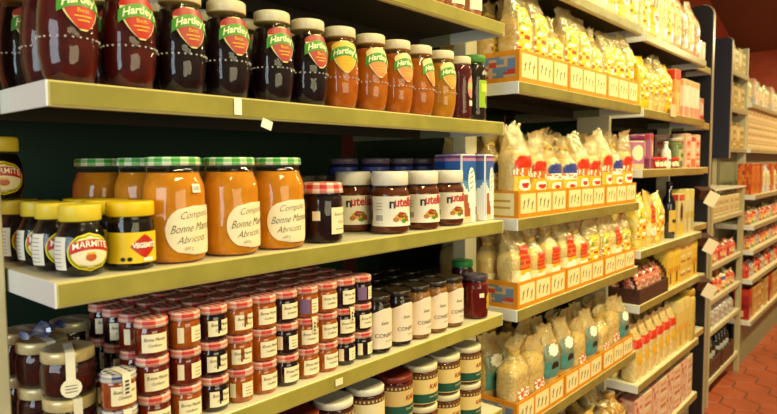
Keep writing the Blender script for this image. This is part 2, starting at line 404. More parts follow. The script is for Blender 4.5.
# --- second shelf: yeast spreads
def yeast_squat():
    t = empty('yeast_spread_jar')
    prof = [(.018, 0), (.024, .002), (.0285, .010), (.0300, .022), (.0300, .036), (.0285, .048), (.0250, .058), (.0215, .064), (.0205, .070)]
    rf = rfun(prof)
    mb = MB(); mb.lathe(prof, glass(), 32); mb.build('glass_jar', t)
    mb = MB(); mb.lathe([(r-.001, z+.001) for r, z in prof if z < .066], mat('0E0806', .5, 0, spec=.1), 32); mb.build('contents', t)
    simple_cap(t, .0245, .068, .0205, mat('E8CF3A', .42))
    a0 = -.04; mb = MB()
    for sc, m, e in ((1, mat('F2D21A', .4), .0008), (.93, mat('4E8A22', .4), .0011), (.86, mat('F2D21A', .4), .0014), (.80, mat('F7EBC8', .4), .0017)):
        L, Rr = ell(0, .0262*sc); c = .031; hh = .0235*sc
        wrap(mb, rf, c-hh, c+hh, L, Rr, m, a0, e, 14, 12, .030)
    def P(u, v):
        x = -.0225+.045*u; z = .0345+.0125*v-11*x*x; a = a0+x/.030; r = rf(z)+.0021
        return (r*sin(a), -r*cos(a), z)
    mb.grid(P, 12, 3, RED)
    wraptext(mb, 'MARMITE', .0110, 0, .0412, rf, PRINTW, a0, .0030, 0, .0001, .030, 9, .86)
    L, Rr = ell(0, .006); wrap(mb, rf, .020, .030, L, Rr, mat('C25A1E', .4), a0, .0021, 6, 6, .030)
    wrap(mb, rf, .0285, .031, -.0045, .0045, mat('E7B53A', .4), a0, .0023, 4, 1, .030)
    wraptext(mb, 'YEAST EXTRACT', .0034, 0, .0135, rf, mat('2C5A16', .5), a0, .0021, 0, 0, .030, -12)
    mb.build('front_label', t)
    mb = MB(); wrap(mb, rf, .010, .050, -.010, .010, mat('EFEDE0', .5), -1.32, .0008, 6, 8, .030)
    for k in range(7): wrap(mb, rf, .014+k*.005, .0148+k*.005, -.008, .007, mat('8A8578', .6), -1.40, .0013, 4, 1, .030)
    mb.build('back_label', t)
    return t
KY = Kit(yeast_squat)
for k, y in enumerate((.787, .851, .915, .979)):
    KY.put(.322-.004*(k % 2), y, S2, ['squat yellow capped yeast extract jar at the left front corner of second shelf', 'squat yeast extract jar directly behind the front left one', 'squat yeast extract jar, third back along the left end', 'squat yeast extract jar at the back under another jar'][k], 'jar', 'yellow capped yeast extract jars', [0, .1, -.1, .2][k])
KY.put(.296, .984, S2+.0888, 'squat yeast extract jar stacked on top of another at far left', 'jar', 'yellow capped yeast extract jars', -.1)
def veg_label(t, rf):
    simple_cap(t, .0300, .0700, .0195, mat('F2CB14', .42))
    a0 = -.15; mb = MB()
    wrap(mb, rf, .010, .050, -.048, .030, mat('F4CE1E', .4), a0, .0008, 24, 6)
    L = lambda v: -.018*(1-abs(2*v-1))**.8; Rr = lambda v: .018*(1-abs(2*v-1))**.8
    wrap(mb, rf, .016, .047, L, Rr, RED, a0+.2, .0013, 10, 10)
    wraptext(mb, 'VEGEMITE', .0088, 0, .0325, rf, PRINTW, a0+.2, .0020, 0, .0004, None, 0, .78)
    wrap(mb, rf, .012, .0165, -.007, .007, PRINTW, a0+.35, .0017, 5, 1)
    for k in (-.021, -.013):
        L, Rr = ell(k, .003); wrap(mb, rf, .0125, .0185, L, Rr, BLACK, a0, .0015, 5, 5)
    mb.build('front_label', t)
KV = Kit(plain_jar, 'vegetable_spread_jar', .0300, .0895, .0195, '120A06', '1A0E08', None, veg_label, .010, .93)
for k, y in enumerate((.787, .851, .914)):
    KV.put(.3865+(0, -.002, -.004)[k], y, S2, ['yellow labelled vegetable extract jar beside the big apricot compote', 'yellow capped vegetable extract jar behind the front one', 'yellow capped vegetable extract jar at the back of its row'][k], 'jar', 'yellow labelled vegetable extract jars', [.05, .3, -.2][k])

# --- compote jars
def compote(sticker=False):
    t = empty('compote_jar')
    prof = [(.034, 0), (.0405, .002), (.0432, .008), (.0438, .020), (.0438, .098), (.0425, .108), (.0385, .118), (.0362, .124), (.0358, .138)]
    rf = rfun(prof)
    mb = MB(); mb.lathe(prof, glass(), 40); mb.build('glass_jar', t)
    mb = MB(); mb.lathe([(r-.0015, z+.0015) for r, z in prof if z < .130], mat('CC8012', .5, 0, noise_to='DA901E', nscale=40, spec=.1), 36); mb.build('contents', t)
    gingham_cap(t, .0385, .1355, .0120, ('2F9A30', '8CCB80'), 40, mat('EEF3DC', .5))
    mb = MB(); a0 = .06
    def L(v): return -.038*math.sqrt(max(0, 1-(2*v-1)**2))**.8-.002
    def Rr(v): return .036*(1-.12*(2*v-1)**4)
    wrap(mb, rf, .012, .080, L, Rr, CREAM, a0, .0008, 20, 14)
    wraptext(mb, 'Compote', .0145, .002, .068, rf, INK, a0, .0014, .45, -.00025, None, 0, .85, .08)
    wraptext(mb, 'Bonne Maman', .0165, .000, .050, rf, INK, a0, .0014, .45, -.0002, None, 0, .72, .08)
    wraptext(mb, 'Abricots', .0145, -.004, .034, rf, INK, a0, .0014, .45, -.0002, None, 0, .85, .08)
    wraptext(mb, '600 g', .0065, -.010, .0215, rf, INK, a0, .0014, .3, -.0001, None, 0, .9, .08)
    mb.build('front_label', t)
    if sticker:
        mb = MB(); wrap(mb, rf, .098, .110, -.007, .007, PRINTW, .18, .0010, 6, 3)
        for k in range(5): wrap(mb, rf, .101, .107, -.005+k*.0021, -.0042+k*.0021, mat('8D8A80', .6), .18, .0014, 1, 1)
        mb.build('price_sticker', t)
    return t
KC1, KC = Kit(compote, True), Kit(compote)
KC1.put(.4575, .8, S2, 'large apricot compote jar with white price sticker near its lid', 'jar', 'apricot compote jars with green gingham lids', .05)
KC.put(.550, .798, S2, 'large apricot compote jar, middle of three in the front row', 'jar', 'apricot compote jars with green gingham lids', .12)
KC.put(.641, .796, S2, 'large apricot compote jar beside the small dark jam jar', 'jar', 'apricot compote jars with green gingham lids', -.22)
KC.put(.462, .892, S2, 'apricot compote jar directly behind the jar with price sticker', 'jar', 'apricot compote jars with green gingham lids', -.3)
KC.put(.439, .986, S2, 'apricot compote jar at the back, left most of the green lids', 'jar', 'apricot compote jars with green gingham lids', -.3)
KC.put(.556, .895, S2, 'apricot compote jar in second row behind the middle front compote', 'jar', 'apricot compote jars with green gingham lids', .1)
KC.put(.648, .893, S2, 'apricot compote jar in second row behind the third compote', 'jar', 'apricot compote jars with green gingham lids', .3)

# --- one mid-size dark jam jar with red gingham lid
def dark_label(t, rf):
    gingham_cap(t, .0355, .0865, .0185, ('C81E20', 'E58C80'), 36, mat('F7E6DC', .5), skirt=.05)
    mb = MB(); wrap(mb, rf, .016, .062, -.020, .026, CREAM, .25, .0008, 12, 4)
    wraptext(mb, 'Bonne Maman', .0085, .003, .050, rf, INK, .25, .0014, .4, -.0001, None, 0, .75)
    wraptext(mb, 'Cerises', .0085, .003, .037, rf, INK, .25, .0014, .4, -.0001, None, 0, .85)
    wrap(mb, rf, .024, .025, -.012, .012, INK, .25, .0014, 5, 1)
    mb.build('front_label', t)
    mb = MB(); wrap(mb, rf, .040, .056, -.009, .005, CREAM, -1.0, .0008, 5, 3); mb.build('price_sticker', t)
Kit(plain_jar, 'jam_jar', .0355, .106, .018, '16070A', '220A10', None, dark_label, .014, .90).put(.737, .792, S2, 'dark cherry jam jar with red gingham lid between compote and chocolate spread', 'jar', None, .0)

# --- chocolate spread jars
def spread():
    t = empty('chocolate_spread_jar')
    sq = lambda a: 1/((abs(cos(a))**3.2+abs(sin(a))**3.2)**(1/3.2))*.93
    prof = [(.034, 0), (.0385, .002), (.041, .008), (.0412, .020), (.0395, .028), (.0395, .060), (.0412, .072), (.0405, .080), (.036, .089), (.0345, .094), (.0345, .100)]
    prof = [(r*.96, z) for r, z in prof]
    rf = rfun(prof)
    mb = MB(); mb.lathe(prof, glass(), 40); mb.build('glass_jar', t)
    mb = MB(); mb.lathe([(r-.0014, z+.0014) for r, z in prof if z < .094], mat('5A2810', .5, 0, noise_to='6A3214', nscale=30, spec=.1), 36); mb.build('contents', t)
    simple_cap(t, .0365, .0945, .0275, mat('F1EBDA', .4))
    mb = MB()
    wrap(mb, rf, .016, .074, -.062, .034, mat('F3EBD8', .45), 0, .0009, 30, 8, .038)
    wraptext(mb, 'n', .027, -.0175, .0595, rf, BLACK, -.02, .0016, 0, .0006, .038)
    wraptext(mb, 'utella', .0255, .0090, .0620, rf, mat('C8242A', .4), -.02, .0016, 0, .0006, .038, 0, .84)
    # spread on bread, glass of milk and hazelnuts in the picture
    for xc, zc, a_, b_, m in ((-.004, .034, .014, .008, mat('E2A42C', .5)), (-.002, .037, .011, .006, mat('5A2410', .4)), (.010, .030, .007, .006, mat('9A5A24', .5)), (-.016, .029, .006, .005, mat('B4762E', .5)), (.020, .034, .006, .010, PRINTW), (.001, .026, .006, .004, mat('4F8A2A', .5)), (-.007, .0405, .004, .0035, PRINTR)):
        L, Rr = ell(xc, a_); wrap(mb, rf, zc-b_, zc+b_, L, Rr, m, .12, .0015+.0001*(a_ < .008), 8, 6, .038)
    mb.build('front_label', t)
    mb = MB(); wrap(mb, rf, .024, .040, -.008, .008, PRINTW, -1.15, .0014, 4, 2)
    for k in range(7): wrap(mb, rf, .026, .038, -.007+k*.0021, -.0061+k*.0021, BLACK, -1.15, .0018, 1, 1)
    for k in range(3): wrap(mb, rf, .048+k*.006, .049+k*.006, -.008, .006, mat('8A8070', .5), -1.15, .0018, 4, 1)
    mb.build('barcode', t)
    return t
KN = Kit(spread)
for k, (x, y, rz) in enumerate([(.900, .874, -.55), (.918, .791, -.25), (1.018, .791, -.30), (1.117, .795, -.30)]):
    KN.put(x, y, S2, ['white capped chocolate hazelnut spread jar set back behind cherry jam', 'chocolate hazelnut spread jar showing its barcode, front of row', 'chocolate hazelnut spread jar, middle of the three in front', 'chocolate hazelnut spread jar next to the tall blue carton'][k], 'jar', 'white capped chocolate spread jars', rz)
def navy_tin():
    t = empty('drink_tin')
    prof = [(.029, 0), (.0315, .0015), (.0315, .140)]
    mb = MB(); mb.lathe(prof, NAVY, 28); mb.build('can', t)
    rf = rfun(prof); mb = MB()
    wrap(mb, rf, .03, .09, -.025, .025, mat('3F6FB0', .4), 0, .0006, 10, 2); wrap(mb, rf, .05, .075, -.02, .02, mat('F2E6E0', .4), 0, .001, 8, 2)
    wrap(mb, rf, .115, .130, -.098, .098, mat('34479A', .4), 0, .0006, 28, 1)
    mb.build('front_label', t)
    simple_cap(t, .0325, .138, .012, mat('5A5264', .4), rim=mat('B46A80', .4))
    return t
KT = Kit(navy_tin)
for k, (x, y) in enumerate([(1.03, .93), (1.115, .93), (1.20, .93)]):
    KT.put(x, y, S2, 'navy drink tin with pinkish rim behind spread jars, ' + ['left', 'middle', 'right'][k] + ' of three', 'tin', 'navy drink tins behind the chocolate spread', -.3)
KT.put(.985, .985, S2, 'navy drink tin farthest back and left of the tin group', 'tin', 'navy drink tins behind the chocolate spread', .3)
GREYC = mat('4A463E', .4)
def dk_label(t, rf):
    mb = MB(); wrap(mb, rf, .02, .07, -.02, .02, mat('B8A070', .5), 0, .0008, 8, 2); mb.build('front_label', t)
KD = Kit(plain_jar, 'sauce_jar', .034, .115, .014, '1E0E0A', '2A120A', GREYC, dk_label)
for k, (x, y) in enumerate([(.745, .89), (.82, .95), (.90, .965)]):
    KD.put(x, y, S2, 'dark capped sauce jar behind the cherry jam, ' + ['nearest one', 'middle one', 'right back one'][k], 'jar', 'dark capped sauce jars in the shadow', 0)
# blue cartons
def blue_carton():
    t = empty('drink_carton'); w_, d_, h_ = .052, .052, .158
    base = mat('DDE3EA', .35)
    mb = MB(); mb.box(-w_/2, w_/2, -d_/2, d_/2, 0, h_, base, .003)
    def art(u, v):
        if v > .95: return mat('7A4A8E', .4)
        if v > .90: return mat('C08AB0', .4)
        if v > .45+.25*abs(u-.5): return mat('2E62B4', .35) if v > .62 else mat('5A92D0', .35)
        if v < .42 and .05 < u < .75-v: return mat('B05A34', .4) if v > .1 else mat('E6C9A0', .4)
        return mat('EFF2F4', .35)
    mb.grid(lambda u, v: (-w_/2+.003+(w_-.006)*u, -d_/2-.0008, .003+(h_-.006)*v), 10, 24, None, False, art)
    mb.grid(lambda u, v: (-w_/2-.0008, d_/2-.003-(d_-.006)*u, .003+(h_-.006)*v), 10, 24, None, False, art)
    mb.build('carton', t)
    mb = MB(); y_ = -d_/2-.0014; q = 16   # upright white oval with dark blue swirls
    mb.add([(.008+.012*cos(2*pi*i/q), y_, .098+.030*sin(2*pi*i/q)) for i in range(q)], [tuple(range(q))], PRINTW)
    for zc in (.080, .092, .104, .116):
        mb.add([(-.001, y_-.0004, zc-.003), (.006, y_-.0004, zc-.001), (.017, y_-.0004, zc+.006), (.010, y_-.0004, zc+.004)], [(0, 1, 2, 3)], NAVY)
    mb.build('emblem', t)
    mb = MB(); mb.box(-w_/2+.006, w_/2-.006, -.004, .004, h_, h_+.003, mat('8A4A8E', .4), .001); mb.build('top_seam', t)
    return t
KB = Kit(blue_carton)
KB.put(1.178, .80, S2, 'tall blue and white drink carton beside the chocolate spread', 'carton', 'tall blue and white drink cartons', -.1)
KB.put(1.258, .798, S2, 'tall blue and white drink carton at right end of second shelf', 'carton', 'tall blue and white drink cartons', .15)
KB.put(1.215, .858, S2, 'tall blue drink carton set back between the two front ones', 'carton', 'tall blue and white drink cartons', .0)

# --- mini jam jars
def mini(content, c2, style):
    t = empty('mini_jam_jar'); r = .0220
    prof = [(.018, 0), (.021, .001), (r, .004), (r, .033), (.0212, .037), (.0195, .040), (.0195, .043)]
    rf = rfun(prof)
    mb = MB(); mb.lathe(prof, mat(content, .10, .8, noise_to=c2, nscale=90), 24); mb.build('glass_jar', t)
    gingham_cap(t, .0223, .0402, .0110, ('C02420', 'DE8A78'), 24, mat('EFCFC0', .5))
    mb = MB(); a0 = -.08
    if style == 'torn':
        wrap(mb, rf, .008, .031, -.016, .017, CREAM, a0-.1, .0006, 12, 6, colf=lambda u, v: None if (.42 < u < .56 and v > .1+u*.3) else CREAM)
    elif style == 'gap':
        wrap(mb, rf, .009, .031, -.003, .016, CREAM, a0, .0006, 8, 3); wrap(mb, rf, .009, .031, -.022, -.013, CREAM, a0, .0006, 4, 3)
    elif style == 'code':
        wrap(mb, rf, .007, .031, -.003, .015, CREAM, a0+.2, .0006, 8, 3); wrap(mb, rf, .007, .031, -.021, -.004, mat('7A5A86', .5), a0+.1, .0007, 4, 3)
    else: wrap(mb, rf, .007, .032, -.017, .018, CREAM, a0, .0006, 14, 3)
    if style in ('plain', 'seal', 'torn'):
        wraptext(mb, 'Bonne Maman', .0066, 0, .0245, rf, INK, a0, .0011, .4, 0, None, 0, .75)
        wraptext(mb, 'Confiture', .0056, 0, .0165, rf, INK, a0, .0011, .4, 0, None, 0, .8)
    else:
        for k in range(3): wrap(mb, rf, .013+k*.005, .0137+k*.005, .002, .012, INK, a0, .0011, 4, 1)
    mb.build('front_label', t)
    if style == 'seal':
        mb = MB(); z1 = .0515
        P = []
        for (yy, zz) in ((-.0232, .026), (-.0236, .040), (-.0228, .0518), (-.0200, .0528), (.018, .0528)):
            P.append((yy, zz))
        for (a, b), (c, d) in zip(P, P[1:]):
            mb.add([(-.0045, a, b), (.0045, a, b), (.0045, c, d), (-.0045, c, d)], [(0, 1, 2, 3)], mat('F2E7B8', .5))
        for k in range(3): mb.add([(-.002, -.0245, .029+k*.006), (.002, -.0245, .029+k*.006), (.001, -.0243, .033+k*.006), (-.001, -.0243, .033+k*.006)], [(0, 1, 2, 3)], INK)
        o = mb.build('paper_seal', t); o.rotation_euler = (0, 0, .15)
    return t
MK = {}
CN = {'d': ('1A070C', '240A12', 'blackcurrant'), 'r': ('5E180C', '74220E', 'red strawberry'), 'o': ('9C480E', 'AE5A16', 'orange apricot')}
def mk(c, s):
    if (c, s) not in MK: MK[(c, s)] = Kit(mini, CN[c][0], CN[c][1], s)
    return MK[(c, s)]
mx = [.410, .459, .505, .551, .5965, .642, .6875, .733, .778, .823]
# colour and label style, front row, from the top level down (one letter pair per column)
top = ['r plain', 'o gap', 'd torn', 'o torn', 'o plain', 'd plain', 'o code', 'o plain', 'd plain', 'd code']
midl = ['r plain', 'r gap', 'd torn', 'o torn', 'o plain', 'd gap', 'o seal', 'o plain', 'd seal', 'd plain']
bot = ['r plain', 'o plain', 'd torn', 'o gap', 'o plain', 'd plain', 'o plain', 'o plain', 'd gap', 'd gap']
PITCH = .0526
for c in range(10):
    for rw in range(4):
        for lv in range(3):
            key = (bot, midl, top)[lv][c] if rw == 0 else random.choice(['r plain', 'd plain', 'o plain', 'd torn', 'r gap'] if c < 3 else ['d plain', 'o plain', 'r plain'])
            cc, st = key.split()
            lab = 'mini %s jam jar, %s, %s, %s level' % (CN[cc][2], nth(c)+' column', ROW[rw], ('bottom', 'middle', 'top')[lv])
            mk(cc, st).put(mx[c]+random.uniform(-.0006, .0006), .786+.0476*rw+random.uniform(-.0006, .0006), S3+.0002+PITCH*lv, lab, 'jar', 'mini jam jars with red gingham lids stacked three high', random.uniform(-.22, .12))

# --- tagged gold lid jars at the left end of the third shelf
def gold_jar(content='2A0E0C', sheen='CDB67C'):
    t = empty('preserve_jar'); r = .0335
    prof = [(.026, 0), (.031, .002), (r, .010), (r, .034), (.0325, .041), (.030, .046), (.030, .049)]
    fac = lambda a, z: 1+.02*cos(a*10)
    mb = MB(); mb.lathe(prof, glass(), 40, wob=fac); mb.build('glass_jar', t)
    mb = MB(); mb.lathe([(p-.0016, z+.0016) for p, z in prof if z < .043], mat(content, .5, 0, noise_to='481810', nscale=80, spec=.1), 30); mb.build('contents', t)
    simple_cap(t, .0325, .0465, .0155, mat(sheen, .28, .3, .2, noise_to='E0D2A0', nscale=30))
    mb = MB()
    P = [(-.0345, .018), (-.0348, .046), (-.0338, .0628), (-.026, .0632), (.012, .0634)]
    for (a, b), (c, d) in zip(P, P[1:]):
        mb.add([(-.0055, a, b), (.0055, a, b), (.0055, c, d), (-.0055, c, d)], [(0, 1, 2, 3)], mat('EDE7D2', .5))
    n = 14; mb.add([(.0125*cos(2*pi*k/n), -.0352, .016+.0125*sin(2*pi*k/n)) for k in range(n)]+[(.0125*cos(2*pi*k/n), -.0346, .016+.0125*sin(2*pi*k/n)) for k in range(n)],
                   [tuple(range(n-1, -1, -1))]+[(k, (k+1) % n, n+(k+1) % n, n+k) for k in range(n)], mat('EDE7D2', .5))
    for k in range(3): mb.box(-.007, .007, -.0357, -.0353, .011+k*.004, .0118+k*.004, INK)
    o = mb.build('paper_tag', t); o.rotation_euler = (0, 0, 0)
    return t
KG, KG2 = Kit(gold_jar), Kit(gold_jar, '10120E', 'B4B49C')
gl = [(.322, .842, KG, -.1), (.316, .914, KG, .2), (.316, .986, KG2, .3)]
for k, (x, y, kt, rz) in enumerate(gl):
    for lv in range(2):
        kt.put(x, y, S3+.0628*lv, 'faceted preserve jar with gold lid and paper tag, %s, %s level' % (['nearest stack', 'middle stack', 'rear stack'][k], ['lower', 'upper'][lv]), 'jar', 'faceted preserve jars with paper tags', rz-.2*lv)
KG2.put(.388, .992, S3, 'dark preserve jar at back left, behind the mini jars, lower', 'jar', 'faceted preserve jars with paper tags', 0)
KG2.put(.388, .992, S3+.0628, 'dark preserve jar at back left, behind the mini jars, upper', 'jar', 'faceted preserve jars with paper tags', .3)
# jam jar with blue patterned lid and white seal, two high
def blue_lid_jar():
    t = mini('8A3A18', '9C4A20', 'plain'); t.name = 'mini_jam_jar'
    for c in list(t.children):
        if c.name.startswith('gingham'): bpy.data.objects.remove(c)
    gingham_cap(t, .0228, .0372, .0098, ('2C3A70', 'A8A8B0'), 24, mat('E6DAC8', .5), name='patterned_lid')
    mb = MB()
    P = [(-.0235, .018), (-.0240, .036), (-.0230, .0478), (-.019, .0482), (.012, .0482)]
    for (a, b), (c, d) in zip(P, P[1:]):
        mb.add([(-.0055, a, b), (.0055, a, b), (.0055, c, d), (-.0055, c, d)], [(0, 1, 2, 3)], mat('EFE9D6', .5))
    for k in range(4): mb.box(-.0025, .0025, -.0249, -.0246, .022+k*.005, .0245+k*.005, INK)
    mb.build('paper_seal', t)
    return t
KBL = Kit(blue_lid_jar)
for lv in range(2):
    KBL.put(.3605, .783, S3+.0482*lv, 'small jam jar with blue patterned lid and paper seal, %s one' % ['lower', 'upper'][lv], 'jar', 'small jars with blue patterned lids', .0)
# crumpled foil sweet on the gold jars
mb = MB(); FOIL = mat('AEB8DC', .22, .3, .6, noise_to='5468B8', nscale=60)
rings = []
for k in range(15):
    x = -.032+.064*k/14; u = abs(x)/.032
    r = .012*(1-u*1.25) if u < .55 else .0035+.013*(u-.55)
    rings.append([(x, r*(1+.25*noise.noise(Vector((k*.9, j*1.3, 4))))*cos(2*pi*j/12), r*(1+.3*noise.noise(Vector((k*1.7, j*.8, 9))))*sin(2*pi*j/12)*(1 if u < .55 else .6)) for j in range(12)])
v = sum(rings, []); fs = [(k*12+j, k*12+(j+1) % 12, (k+1)*12+(j+1) % 12, (k+1)*12+j) for k in range(14) for j in range(12)]
mb.add(v, fs+[tuple(range(12)), tuple(14*12+j for j in range(12))], FOIL)
o = mb.build('foil_sweet'); o.location = (.318, .912, H+S3+.1256+.0105); o.rotation_euler = (.2, 0, .45); tag(o, 'crumpled blue and silver foil wrapped sweet lying on the gold lids', 'sweet')

# --- tall honey/confit jars
def confit(content, c2):
    def lab(t, rf):
        mb = MB(); pk = mat('F2DEC6', .55)
        wrap(mb, rf, .011, .076, -.038, .038, pk, -.05, .0008, 22, 6)
        wrap(mb, rf, .076, .088, lambda v: -.038+.030*v, lambda v: .038-.030*v, pk, -.05, .0008, 10, 3)
        wraptext(mb, 'Saint', .0085, 0, .060, rf, INK, -.22, .0014, .3, 0)
        wraptext(mb, 'CONFIT', .0110, 0, .036, rf, INK, -.22, .0014, 0, 0)
        wrap(mb, rf, .024, .0248, -.012, .012, INK, .25, .0014, 4, 1)
        mb.build('front_label', t)
    return plain_jar('confit_jar', .0283, .1115, .011, content, c2, mat('2E2418', .35, .3), lab, .010, .88)
KF = [Kit(confit, '1A0E0A', '24120C'), Kit(confit, '8A5A28', 'A0703A')]
cx_ = [.871, .935, .998, 1.059, 1.120]
for c in range(5):
    for rw in range(4):
        KF[0 if c < 2 else 1].put(cx_[c], .786+.0605*rw, S3, 'black capped confit jar with cream label, %s, %s' % (nth(c), ROW[rw]), 'jar', 'black capped confit jars', .05*(c % 3-1))
def green_label(t, rf):
    mb = MB(); wrap(mb, rf, .020, .070, -.022, .022, mat('C8D22A', .4), .2, .0008, 12, 4)
    L, Rr = ell(0, .012); wrap(mb, rf, .026, .048, L, Rr, mat('5E8A1E', .4), .2, .0013, 8, 6)
    wrap(mb, rf, .054, .064, -.016, .016, PRINTW, .2, .0013, 6, 1); mb.build('front_label', t)
Kit(plain_jar, 'pickle_jar', .0285, .126, .016, '2A0A0A', '3A0E0C', mat('1E7A34', .45), green_label).put(1.256, .846, S3, 'dark jar with green cap and yellow label at third shelf right end', 'jar', None, .1)
def marm_label(t, rf):
    mb = MB(); L, Rr = ell(.004, .013)
    wrap(mb, rf, .034, .062, L, Rr, mat('E0A422', .4), .25, .0009, 8, 8)
    wrap(mb, rf, .024, .038, -.010, .016, mat('B8A24A', .4), .25, .0013, 8, 2)
    wrap(mb, rf, .052, .062, -.024, -.012, CREAM, .1, .0009, 4, 2); mb.build('front_label', t)
Kit(plain_jar, 'jam_jar', .031, .103, .013, '5A0E0A', '6E140C', mat('463A4A', .4), marm_label).put(1.218, .784, S3, 'red jam jar with dark cap and round yellow label, third shelf end', 'jar', None, 0)
# --- top right of first jam shelf
def old_label(t, rf):
    mb = MB(); L, Rr = ell(0, .014); wrap(mb, rf, .045, .095, L, Rr, mat('D88A78', .45), .2, .0009, 8, 8)
    wrap(mb, rf, .066, .080, -.013, .013, mat('B8C06A', .45), .2, .0014, 6, 2); wrap(mb, rf, .030, .042, -.008, .010, CREAM, .2, .0009, 5, 2); mb.build('front_label', t)
Kit(plain_jar, 'jam_jar', .0275, .138, .016, '4A0E0C', '5A140E', mat('E9DDB8', .4), old_label).put(1.150, .781, S1, 'slim dark red jam jar with faded label, beside the green capped jar', 'jar', None, 0, (.92, .92, 1))
def lime_label(t, rf):
    mb = MB(); wrap(mb, rf, .030, .092, -.022, .022, mat('9AC02A', .4), .2, .0008, 12, 6)
    L, Rr = ell(.006, .009); wrap(mb, rf, .036, .060, L, Rr, mat('5E4A24', .4), .2, .0013, 8, 6)
    wrap(mb, rf, .066, .084, -.016, .016, mat('D8DE5A', .4), .2, .0013, 6, 2)
    for k in range(4): wrap(mb, rf, .104+.002*(k % 2), .112, -.012+k*.006, -.009+k*.006, PRINTW, .2, .0008, 1, 1)
    mb.build('front_label', t)
Kit(plain_jar, 'pickle_jar', .0290, .150, .018, '1E1008', '2A180A', mat('4E8A2E', .5, bump=.3), lime_label).put(1.213, .787, S1, 'dark jar with green cap and lime label, right end of top jam shelf', 'jar', None, 0)

# --- bottom shelf of the jam bay
def pickle(content, c2, lidc, midc, band, txt):
    def lab(t, rf):
        mb = MB(); wrap(mb, rf, .008, .060, -.052, .052, mat(midc, .45), -.1, .0008, 28, 3)
        wrap(mb, rf, .010, .029, -.052, .052, mat(band, .45), -.1, .0012, 28, 1)
        wrap(mb, rf, .0605, .069, -.052, .052, mat('5A3418', .5), -.1, .0009, 28, 1)
        for k in range(12): wrap(mb, rf, .0625, .067, -.046+k*.008, -.042+k*.008, mat('C8A868', .5), -.1, .0014, 1, 1)
        if txt: wraptext(mb, txt, .013, .004, .044, rf, mat('A83A1E', .5), -.1, .0014, .1, .0004)
        wraptext(mb, 'CHUTNEY', .006, .006, .022, rf, CREAM, -.1, .0018, 0, 0)
        mb.build('front_label', t)
    return plain_jar('chutney_jar', .0375, .0872, .0125, content, c2, mat(lidc, .4), lab, .006, .93)
KP = [Kit(pickle, '6A3418', '7E4420', 'E2D8B4', 'EACE86', '1C5442', 'KAS'), Kit(pickle, '3A100C', '4E1810', 'E6E0CC', 'EBDDB0', 'C8321E', ''), Kit(pickle, '5A0E10', '6E1414', '7A2A1E', 'D8B878', '1C5442', 'KAS')]
px_ = [(.590, 2), (.675, 2), (.760, 1), (.846, 1), (.934, 2), (1.020, 0), (1.106, 0), (1.193, 0)]
for c, (x, kd) in enumerate(px_):
    for rw in range(2):
        for lv in range(2):
            KP[kd if lv or kd == 1 else 0].put(x, .796+.082*rw, S4+.0876*lv, 'banded chutney jar on bottom shelf, %s, %s, %s layer' % (nth(c), ROW[rw], ['lower', 'upper'][lv]), 'jar', 'banded chutney jars stacked two high', random.uniform(-.1, .1))
# --- top shelf of the jam bay
for k, x in enumerate([.93, 1.0, 1.07, 1.14]):
    pass
def honey_label(t, rf):
    mb = MB(); wrap(mb, rf, .015, .075, -.03, .03, mat('F0E6CE', .5), .1, .0008, 14, 2); wrap(mb, rf, .04, .06, -.03, .03, PRINTR, .1, .0012, 14, 1); mb.build('front_label', t)
KH = Kit(plain_jar, 'honey_jar', .032, .12, .014, 'A0603A', 'B4704A', mat('D8C8A0', .4), honey_label)
for k, x in enumerate((.98, 1.055, 1.13, 1.20)):
    KH.put(x, .795, S0, 'red and white labelled jar on the highest shelf above marmalade, ' + nth(k), 'jar', 'labelled jars on the highest shelf of the jam bay', 0)

# ------------------------------------------------------------------ bags
def sgn(a): return -1 if a < 0 else 1
def bagsurf(P, ang, t, off=0):
    w_, d_, h_, kind, seed = P
    N = lambda a, b, c: noise.noise(Vector((a, b, c)))
    if t < .06: W = D = .84+.16*math.sqrt(t/.06)
    elif t < .60: W = D = 1
    elif kind == 'flat':
        s = (t-.60)/.40; W = 1-.13*sin(s*pi)*1.0+(.02 if s > .8 else 0); D = max(.07, 1-1.12*s**1.5)
    else:
        s = (t-.60)/.40
        if s < .66: k = sin(s/.66*pi/2)**1.8; W = 1-.66*k; D = 1-.70*k
        else: k = (s-.66)/.34; W = .34+.52*k; D = .30+.12*k
    c, s_ = cos(ang), sin(ang); e = .60
    x = (w_/2)*W*sgn(c)*abs(c)**e; y = (d_/2)*D*sgn(s_)*abs(s_)**e; z = h_*t
    up = max(0, (t-.50)/.5)
    q = .0022*N(x*30+seed*3, y*30, z*26)+(.0018+.0055*up)*(.5-2.2*abs(N(x*46+seed, y*46+5, z*38)))+off
    L = math.hypot(x, y) or 1
    x += q*x/L; y += q*y/L*(1 if t < .9 else .6)
    if t > .60:
        u = (t-.60)/.40; tilt = N(seed*2.3, 4.1, 1.7); lean = N(seed*1.7, .4, 8.3)
        x += u*u*.020*tilt+.004*u*N(z*50, seed, 2); y += u*u*.034*lean+.0035*u*N(z*55+9, seed, x*40)
        z += u*(.22*x*tilt*2+.012*N(x*55+seed*7, seed, 3)+.006*N(x*150, seed, 7))
    return (x, y, z)
